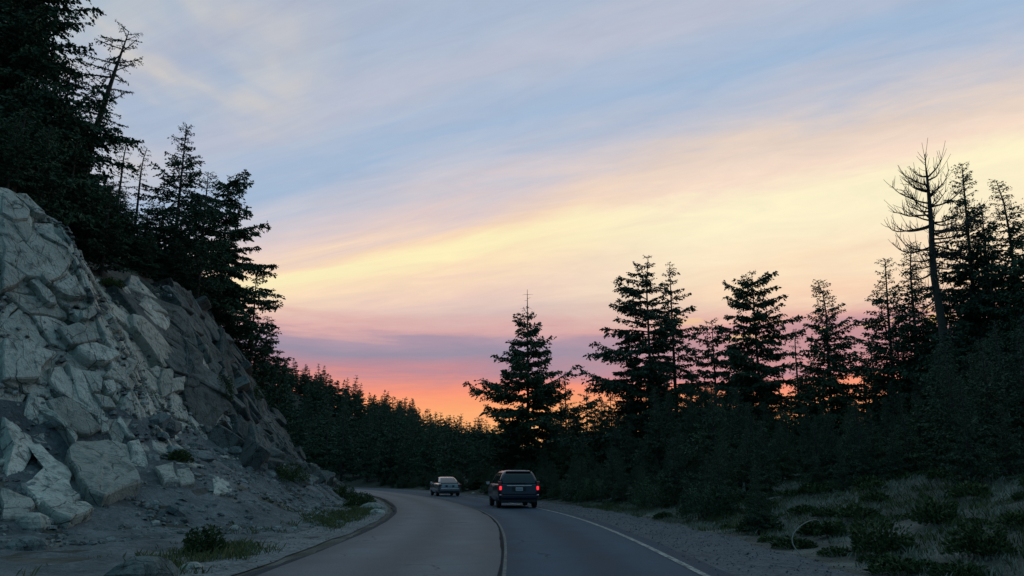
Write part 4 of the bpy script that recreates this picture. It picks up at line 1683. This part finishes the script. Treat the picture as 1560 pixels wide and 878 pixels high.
r = np.random.RandomState(31)
low_k = []
for k in range(4):
    n = 700
    th = r.uniform(0, 6.28, n)
    rr = np.sqrt(r.rand(n))
    z = 0.75 * np.sqrt(1.05 - rr ** 2) * r.rand(n) ** .6
    P = np.stack([np.cos(th) * rr, np.sin(th) * rr, z], 1)
    D = np.stack([np.cos(th) * .5, np.sin(th) * .5, np.full(n, .7)], 1) + r.normal(0, .5, (n, 3))
    L = r.uniform(.12, .34, n)
    low_k.append(mesh_np('low_shrub', *diamonds(P, D, L, L * .22, r), M_SHRUB))
n = 0
while n < 84:
    x, y = r.uniform(4, 18), r.uniform(11, 30)
    dc = float(sdist(ROADC, np.array([x]), np.array([y]))[0][0])
    if dc < 5.9 or dc > 14:
        continue
    o = link('low_shrub', low_k[r.randint(4)], None, (x, y, hz(x, y) - .02), r.uniform(0, 6.28))
    sc = r.uniform(.1, .42)
    o.scale = (sc * r.uniform(.9, 1.6), sc, sc * r.uniform(.7, 1.1))
    tag(o, 'small dark tufted plant in the pale dry grass of the right bank', 'plant', 'low dark plants on the right bank')
    n += 1


def grass(name, pts, hts, mat, label, seed, blades=7):
    r = np.random.RandomState(seed)
    P = np.repeat(pts, blades, 0) + np.c_[r.normal(0, .07, (len(pts) * blades, 2)), np.zeros(len(pts) * blades)]
    hh = np.repeat(hts, blades) * r.uniform(.5, 1.2, len(P))
    az = r.uniform(0, 6.28, len(P))
    ln = r.uniform(.15, .8, len(P)) * hh
    d = np.stack([np.cos(az), np.sin(az), np.zeros(len(P))], 1)
    w = np.stack([-np.sin(az), np.cos(az), np.zeros(len(P))], 1) * r.uniform(.006, .013, len(P))[:, None]
    up = np.zeros((len(P), 3))
    up[:, 2] = hh
    V = np.stack([P - w, P + w, P + d * (ln * .4)[:, None] + up * .65 + w * .7, P + d * ln[:, None] + up], 1).reshape(-1, 3)
    F = np.arange(len(P) * 4).reshape(-1, 4)
    tag(link(name, mesh_np(name, V, F, mat)), label, 'grass', kind='stuff')


r = np.random.RandomState(9)
xs = r.uniform(3, 24, 30000)
ys = r.uniform(9, 44, 30000)
dc = sdist(ROADC, xs, ys)[0]
pat = fbm(xs, ys, 0.55)
ok = (dc > 5.6 + 0.5 * vnoise(xs, ys, 1.0)) & (dc < 15) & (pat > -.18)
zz_ = H(xs, ys)
pts = np.stack([xs, ys, zz_ - .02], 1)[ok]
half = (fbm(pts[:, 0], pts[:, 1], .9) + r.normal(0, .12, len(pts))) > -.05
grass('dry_grass', pts[half], r.uniform(.05, .17, half.sum()), M_DRY, 'pale dry grass covering the right bank', 1)
grass('green_grass', pts[~half], r.uniform(.06, .18, (~half).sum()), M_GREEN, 'green grass mixed into the right bank', 2)
i = r.randint(58, 160, 9000)
o = -(4.9 + np.abs(r.normal(0, .8, 9000)))
xy = RD[i] + RN[i] * o[:, None] + r.uniform(-.5, .5, (9000, 2))
ok = (fbm(xy[:, 0], xy[:, 1], .5) > .0) & (o > -8)
pts = np.c_[xy, H(xy[:, 0], xy[:, 1]) - .02][ok]
grass('verge_grass', pts, r.uniform(.06, .22, len(pts)), M_GREEN, 'green grass along the left verge below the cliff', 3)
# tufts in the cracks of the cliff
a = r.uniform(A_S, A_E, 3000)
s = r.uniform(.2, 6.5, 3000)
pp = on_cliff(a, s)
ok = (fbm(a, s * 2, .7) > .38) & (s < crest(a) / CLIFF_SLOPE)
grass('moss_tufts', pp[ok] + np.array([0.1, -.05, .12]), r.uniform(.08, .2, ok.sum()), M_SHRUB, 'green moss and grass tufts in the cracks of the cliff', 4, 9)


def stem(name, pix, Y, rad, label, cat):
    P = []
    for px, py in pix:
        x, z = at_depth(px, py, Y)
        P.append((x, Y, z))
    P = np.array(P)
    g = hz(P[0, 0], Y)
    o = link(name, None, None, (P[0, 0], Y, g))
    P = P - np.array([P[0, 0], Y, P[0, 2]])
    P[:, 1] += 0.25 * np.sin(np.linspace(0, 2, len(P)))
    q = np.linspace(0, 1, len(P))
    qq = np.linspace(0, 1, 24)
    P = np.stack([np.interp(qq, q, P[:, k]) for k in range(3)], 1)
    for _ in range(6):
        P[1:-1] = .25 * P[:-2] + .5 * P[1:-1] + .25 * P[2:]
    V, F = tube(P, np.linspace(rad, rad * .4, 24), 5)
    bpy.data.objects.remove(o)
    o = link(name, mesh_np(name, V, F, M_PALEWOOD), None, (V[:, 0].mean() * 0 + at_depth(*pix[0], Y)[0], Y, g))
    tag(o, label, cat)


M_PALEWOOD = bark_mat('pale_dead_wood', (0.22, 0.21, 0.19), (0.38, 0.36, 0.33))
stem('bent_stem', [(1222, 836), (1210, 822), (1207, 810), (1215, 796), (1232, 784), (1248, 779), (1256, 782), (1257, 788)], 15.5, .014,
     'thin pale bent dead stem arching over the dry grass', 'stem')
stem('broken_stub', [(1133, 712), (1133, 700), (1133, 688)], 30, .09, 'pale broken tree stub among the dark young conifers', 'tree stub')

# ------------------------------------------------------------------ cars
M_VANP = plain('dark_blue_paint', (0.008, 0.018, 0.042), 0.32, 0.2, 0.4, coat=0.35)
M_SEDP = plain('grey_blue_paint', (0.2, 0.21, 0.24), 0.26, 0.5, 0.5, coat=0.8)
M_GLASS = plain('tinted_glass', (0.012, 0.016, 0.022), 0.06, 0.0, 0.7)
M_PLAST = plain('black_plastic', (0.015, 0.016, 0.018), 0.6)
M_RUB = plain('tyre_rubber', (0.012, 0.012, 0.013), 0.85)
M_RIM = plain('alloy_rim', (0.35, 0.36, 0.38), 0.35, 0.9)
M_PLATE = plain('plate_white', (0.45, 0.47, 0.5), 0.5)
M_LAMP = plain('lit_tail_lamp', (0.4, 0.01, 0.01), 0.3, emit=(1.0, 0.03, 0.045), es=1.15)
M_LAMPO = plain('unlit_tail_lamp', (0.16, 0.02, 0.025), 0.2, coat=0.5)
M_CHROME = plain('bright_trim', (0.55, 0.56, 0.58), 0.2, 1.0)
M_TEXT = plain('plate_print', (0.05, 0.07, 0.14), 0.6)


def loft_rings(rings, npc=5):
    """rings: (z, y_rear, y_front, halfwidth, corner radius) -> closed body"""
    V, n = [], None
    for z, yr, yf, hw, cr in rings:
        pts = []
        for cx, cy, a0 in ((hw - cr, yf - cr, 0), (-hw + cr, yf - cr, 90), (-hw + cr, yr + cr, 180), (hw - cr, yr + cr, 270)):
            for k in range(npc):
                a = R_(a0 + 90 * k / (npc - 1))
                pts.append((cx + cr * math.cos(a), cy + cr * math.sin(a), z))
        n = len(pts)
        V += pts
    F = []
    for k in range(len(rings) - 1):
        for i in range(n):
            j = (i + 1) % n
            F.append((k * n + i, k * n + j, (k + 1) * n + j, (k + 1) * n + i))
    F.append(tuple(range(n))[::-1])
    F.append(tuple(range((len(rings) - 1) * n, len(rings) * n)))
    return np.array(V), F


class Car:
    def __init__(s, rings, cabin):
        s.r = np.array(rings)
        s.c = np.array(cabin)

    def prof(s, z, which='c'):
        t = s.c if which == 'c' else s.r
        return [float(np.interp(z, t[:, 0], t[:, k])) for k in (1, 2, 3)]


def panel(name, P, mat, parent, thick=0.012, nrm=None):
    """P grid (m,n,3) laid just proud of the body, with a closed rim"""
    P = np.asarray(P, float)
    m, n, _ = P.shape
    nrm = np.asarray(nrm, float)
    A = P + nrm * thick
    B = P - nrm * 0.03
    V = np.concatenate([A.reshape(-1, 3), B.reshape(-1, 3)])
    F = []
    ix = lambda i, j: i * n + j
    for i in range(m - 1):
        for j in range(n - 1):
            F.append((ix(i, j), ix(i, j + 1), ix(i + 1, j + 1), ix(i + 1, j)))
    rim = [ix(0, j) for j in range(n)] + [ix(i, n - 1) for i in range(1, m)] + [ix(m - 1, j) for j in range(n - 2, -1, -1)] + [ix(i, 0) for i in range(m - 2, 0, -1)]
    o = m * n
    for k in range(len(rim)):
        a, b = rim[k], rim[(k + 1) % len(rim)]
        F.append((a, a + o, b + o, b))
    me = mesh_np(name, V, F, mat)
    return link(name, me, parent)


def box_part(name, c, sz, mat, parent, r=0.012):
    """a small chamfered box"""
    x, y, z = np.array(sz) / 2.0
    r = min(r, x * .5, y * .5, z * .5)
    V, F = loft_rings([(-z, -y + r, y - r, x - r, r * .5), (-z + r, -y, y, x, r), (z - r, -y, y, x, r), (z, -y + r, y - r, x - r, r * .5)], 3)
    return link(name, mesh_np(name, V + np.array(c), F, mat), parent)


def wheel(parent, x, y, rad, w, side):
    prof = [(rad * .62, -w / 2), (rad * .9, -w / 2), (rad, -w * .32), (rad, w * .32), (rad * .9, w / 2), (rad * .62, w / 2)]
    n = 22
    V, F = [], []
    for k in range(n):
        a = 2 * math.pi * k / n
        for rr, ww in prof:
            V.append((ww, rr * math.cos(a), rr * math.sin(a)))
    m = len(prof)
    for k in range(n):
        k2 = (k + 1) % n
        for j in range(m):
            j2 = (j + 1) % m
            F.append((k * m + j, k2 * m + j, k2 * m + j2, k * m + j2))
    wh = link('wheel', mesh_np('wheel', V, F, M_RUB), parent, (x, y, rad))
    V, F = [], []
    xo = side * w * .36
    V.append((xo * 1.05, 0, 0))
    for k in range(20):
        a = 2 * math.pi * k / 20
        rr = rad * .6 if (k % 4) < 2 else rad * .6
        V.append((xo * (1.0 if (k % 4) < 2 else .55), rr * .5 * math.cos(a), rr * .5 * math.sin(a)))
    for k in range(20):
        a = 2 * math.pi * k / 20
        V.append((xo * (1.0 if (k % 4) < 2 else .55), rad * .63 * math.cos(a), rad * .63 * math.sin(a)))
    for k in range(20):
        k2 = (k + 1) % 20
        F.append((0, 1 + k, 1 + k2))
        F.append((1 + k, 21 + k, 21 + k2, 1 + k2))
    link('rim', mesh_np('rim', V, F, M_RIM), wh)


def build_car(name, x, y, heading, label, cat, body, cabin, paint_m, spec, z=0.01):
    c = Car(body, cabin)
    root = link(name, None, None, (x, y, z), heading)
    tag(root, label, cat)
    V, F = loft_rings(body)
    link('body', mesh_np('body', V, F, paint_m, smooth=True), root)
    V, F = loft_rings(cabin)
    link('cabin', mesh_np('cabin', V, F, paint_m, smooth=True), root)
    # rear window
    z0, z1 = spec['rear_win']
    P = []
    for k in range(5):
        zz = z0 + (z1 - z0) * k / 4
        yr, yf, hw = c.prof(zz)
        w = hw * spec['rw_w']
        P.append([(w * u, yr + spec['rw_curve'] * 0.0, zz) for u in np.linspace(-1, 1, 7)])
    sl = (c.prof(z1)[0] - c.prof(z0)[0]) / (z1 - z0)
    nn = np.array([0, -1, sl])
    nn /= np.linalg.norm(nn)
    panel('rear_window', P, M_GLASS, root, .008, nn)
    # windscreen
    P = []
    for k in range(5):
        zz = z0 + (z1 - z0) * k / 4
        yr, yf, hw = c.prof(zz)
        P.append([(hw * .84 * u, yf, zz) for u in np.linspace(-1, 1, 5)])
    sl = (c.prof(z1)[1] - c.prof(z0)[1]) / (z1 - z0)
    nn = np.array([0, 1, -sl])
    nn /= np.linalg.norm(nn)
    panel('windscreen', P, M_GLASS, root, .008, nn)
    # side windows
    for sd in (-1, 1):
        for f0, f1 in spec['side_wins']:
            P = []
            for k in range(4):
                zz = z0 + (z1 - z0) * k / 3
                yr, yf, hw = c.prof(zz)
                P.append([(sd * hw, yr + .2 + (yf - yr - .4) * (f0 + (f1 - f0) * u), zz) for u in (0, .5, 1)])
            sl = (c.prof(z1)[2] - c.prof(z0)[2]) / (z1 - z0)
            nn = np.array([sd, 0, -sl])
            nn /= np.linalg.norm(nn)
            panel('side_window', P, M_GLASS, root, .006, nn)
    for sd in (-1, 1):
        for yy in spec['axles']:
            wheel(root, sd * spec['track'], yy, spec['wr'], .21, sd)
        mir = box_part('mirror', (sd * (spec['mir'][0]), spec['mir'][1], spec['mir'][2]), (.2, .1, .16), paint_m, root, .03)
        box_part('mirror_glass', (sd * spec['mir'][0], spec['mir'][1] - .052, spec['mir'][2]), (.16, .01, .12), M_CHROME, mir, .004)
        for hy in spec['handles']:
            zz = spec['hz']
            box_part('door_handle', (sd * (c.prof(zz, 'r')[2] + .012), hy, zz), (.03, .2, .035), M_PLAST, root)
    return root, c


van_body = [(.26, -2.32, 2.3, .86, .2), (.40, -2.46, 2.46, .95, .22), (.60, -2.50, 2.50, .985, .24), (.80, -2.46, 2.42, .99, .22),
            (.95, -2.43, 2.15, .985, .2), (1.06, -2.41, 1.62, .97, .18), (1.09, -2.40, 1.45, .95, .16)]
van_cab = [(1.07, -2.395, 1.5, .945, .14), (1.30, -2.33, 1.08, .875, .2), (1.52, -2.23, .66, .785, .22), (1.63, -2.15, .42, .72, .24),
           (1.70, -2.03, .22, .64, .26), (1.735, -1.88, 0.05, .54, .26), (1.75, -1.6, -.1, .36, .2)]
van, vc = build_car('minivan', 0.02, 41.0, R_(7.5), 'dark blue minivan with both red tail lamps lit, driving ahead in the right lane', 'van', van_body, van_cab, M_VANP,
                    dict(rear_win=(1.13, 1.63), rw_w=.84, rw_curve=0, side_wins=[(.02, .3), (.33, .62), (.65, .92)], axles=(-1.5, 1.5), track=.86, wr=.33,
                         mir=(1.1, 1.25, 1.12), handles=(-.3, .7), hz=.92))
for sd in (-1, 1):
    lp = box_part('tail_lamp', (sd * .885, -2.385, .915), (.12, .15, .2), M_LAMP, van, .04)
    box_part('lamp_housing', (sd * .90, -2.36, 1.0), (.15, .16, .46), M_LAMPO, van, .03)
    box_part('reflector', (sd * .86, -2.425, .60), (.16, .1, .05), M_CHROME, van)
box_part('bumper', (0, -2.44, .53), (1.7, .2, .2), M_VANP, van, .09)
box_part('bumper_lip', (0, -2.46, .645), (1.6, .14, .03), M_PLAST, van)
box_part('lower_valance', (0, -2.36, .33), (1.74, .18, .17), M_PLAST, van, .04)
box_part('spoiler', (0, -2.13, 1.675), (1.2, .2, .04), M_VANP, van, .018)
box_part('wiper', (-.1, -2.425, 1.15), (.9, .02, .02), M_PLAST, van)
pl = box_part('licence_plate', (0, -2.475, .87), (.34, .02, .16), M_PLATE, van, .004)
for k in range(6):
    box_part('plate_mark', (-.115 + .046 * k, -2.487, .865), (.022, .004, .06), M_TEXT, pl, .001)
box_part('plate_recess', (0, -2.445, .87), (.66, .05, .22), M_PLAST, van)
box_part('garnish', (0, -2.445, 1.02), (1.2, .03, .035), M_CHROME, van)
q = np.linspace(0, 1, 3)
link('exhaust_pipe', mesh_np('exhaust_pipe', *tube(np.stack([np.full(3, .55), -2.5 + .4 * q, np.full(3, .24)], 1), .035, 8), M_CHROME), van)

sed_body = [(.2, -2.22, 2.25, .78, .3), (.34, -2.34, 2.36, .88, .32), (.55, -2.38, 2.38, .905, .33), (.74, -2.35, 2.32, .905, .32),
            (.88, -2.31, 2.1, .88, .3), (.965, -2.26, 1.75, .83, .28), (.99, -2.2, 1.45, .78, .26)]
sed_cab = [(.95, -1.98, 1.3, .80, .24), (1.12, -1.62, .95, .735, .24), (1.28, -1.25, .58, .665, .24), (1.39, -.95, .28, .6, .24), (1.435, -.72, .1, .53, .24),
           (1.452, -.5, -.05, .42, .24)]
sed, sc_ = build_car('sedan', -5.35, 65.5, R_(14), 'silver grey sedan with unlit lamps driving ahead near the bend', 'car', sed_body, sed_cab, M_SEDP,
                     dict(rear_win=(1.0, 1.375), rw_w=.86, rw_curve=0, side_wins=[(.06, .47), (.5, .9)], axles=(-1.35, 1.4), track=.79, wr=.325,
                          mir=(.97, .85, 1.0), handles=(-.6, .4), hz=.8))
for sd in (-1, 1):
    box_part('tail_lamp', (sd * .76, -2.30, .82), (.26, .1, .14), M_LAMPO, sed, .03)
box_part('bumper', (0, -2.33, .48), (1.5, .18, .22), M_SEDP, sed, .08)
box_part('lower_valance', (0, -2.28, .27), (1.56, .16, .14), M_PLAST, sed, .04)
box_part('boot_spoiler', (0, -2.2, 1.0), (1.4, .16, .04), M_SEDP, sed, .015)
box_part('plate_recess', (0, -2.335, .74), (.7, .05, .17), M_PLAST, sed)
pl = box_part('licence_plate', (0, -2.365, .74), (.34, .02, .15), M_PLATE, sed, .004)
for k in range(6):
    box_part('plate_mark', (-.115 + .046 * k, -2.377, .735), (.022, .004, .055), M_TEXT, pl, .001)
link('exhaust_pipe', mesh_np('exhaust_pipe', *tube(np.stack([np.full(3, .5), -2.38 + .3 * q, np.full(3, .2)], 1), .03, 8), M_CHROME), sed)
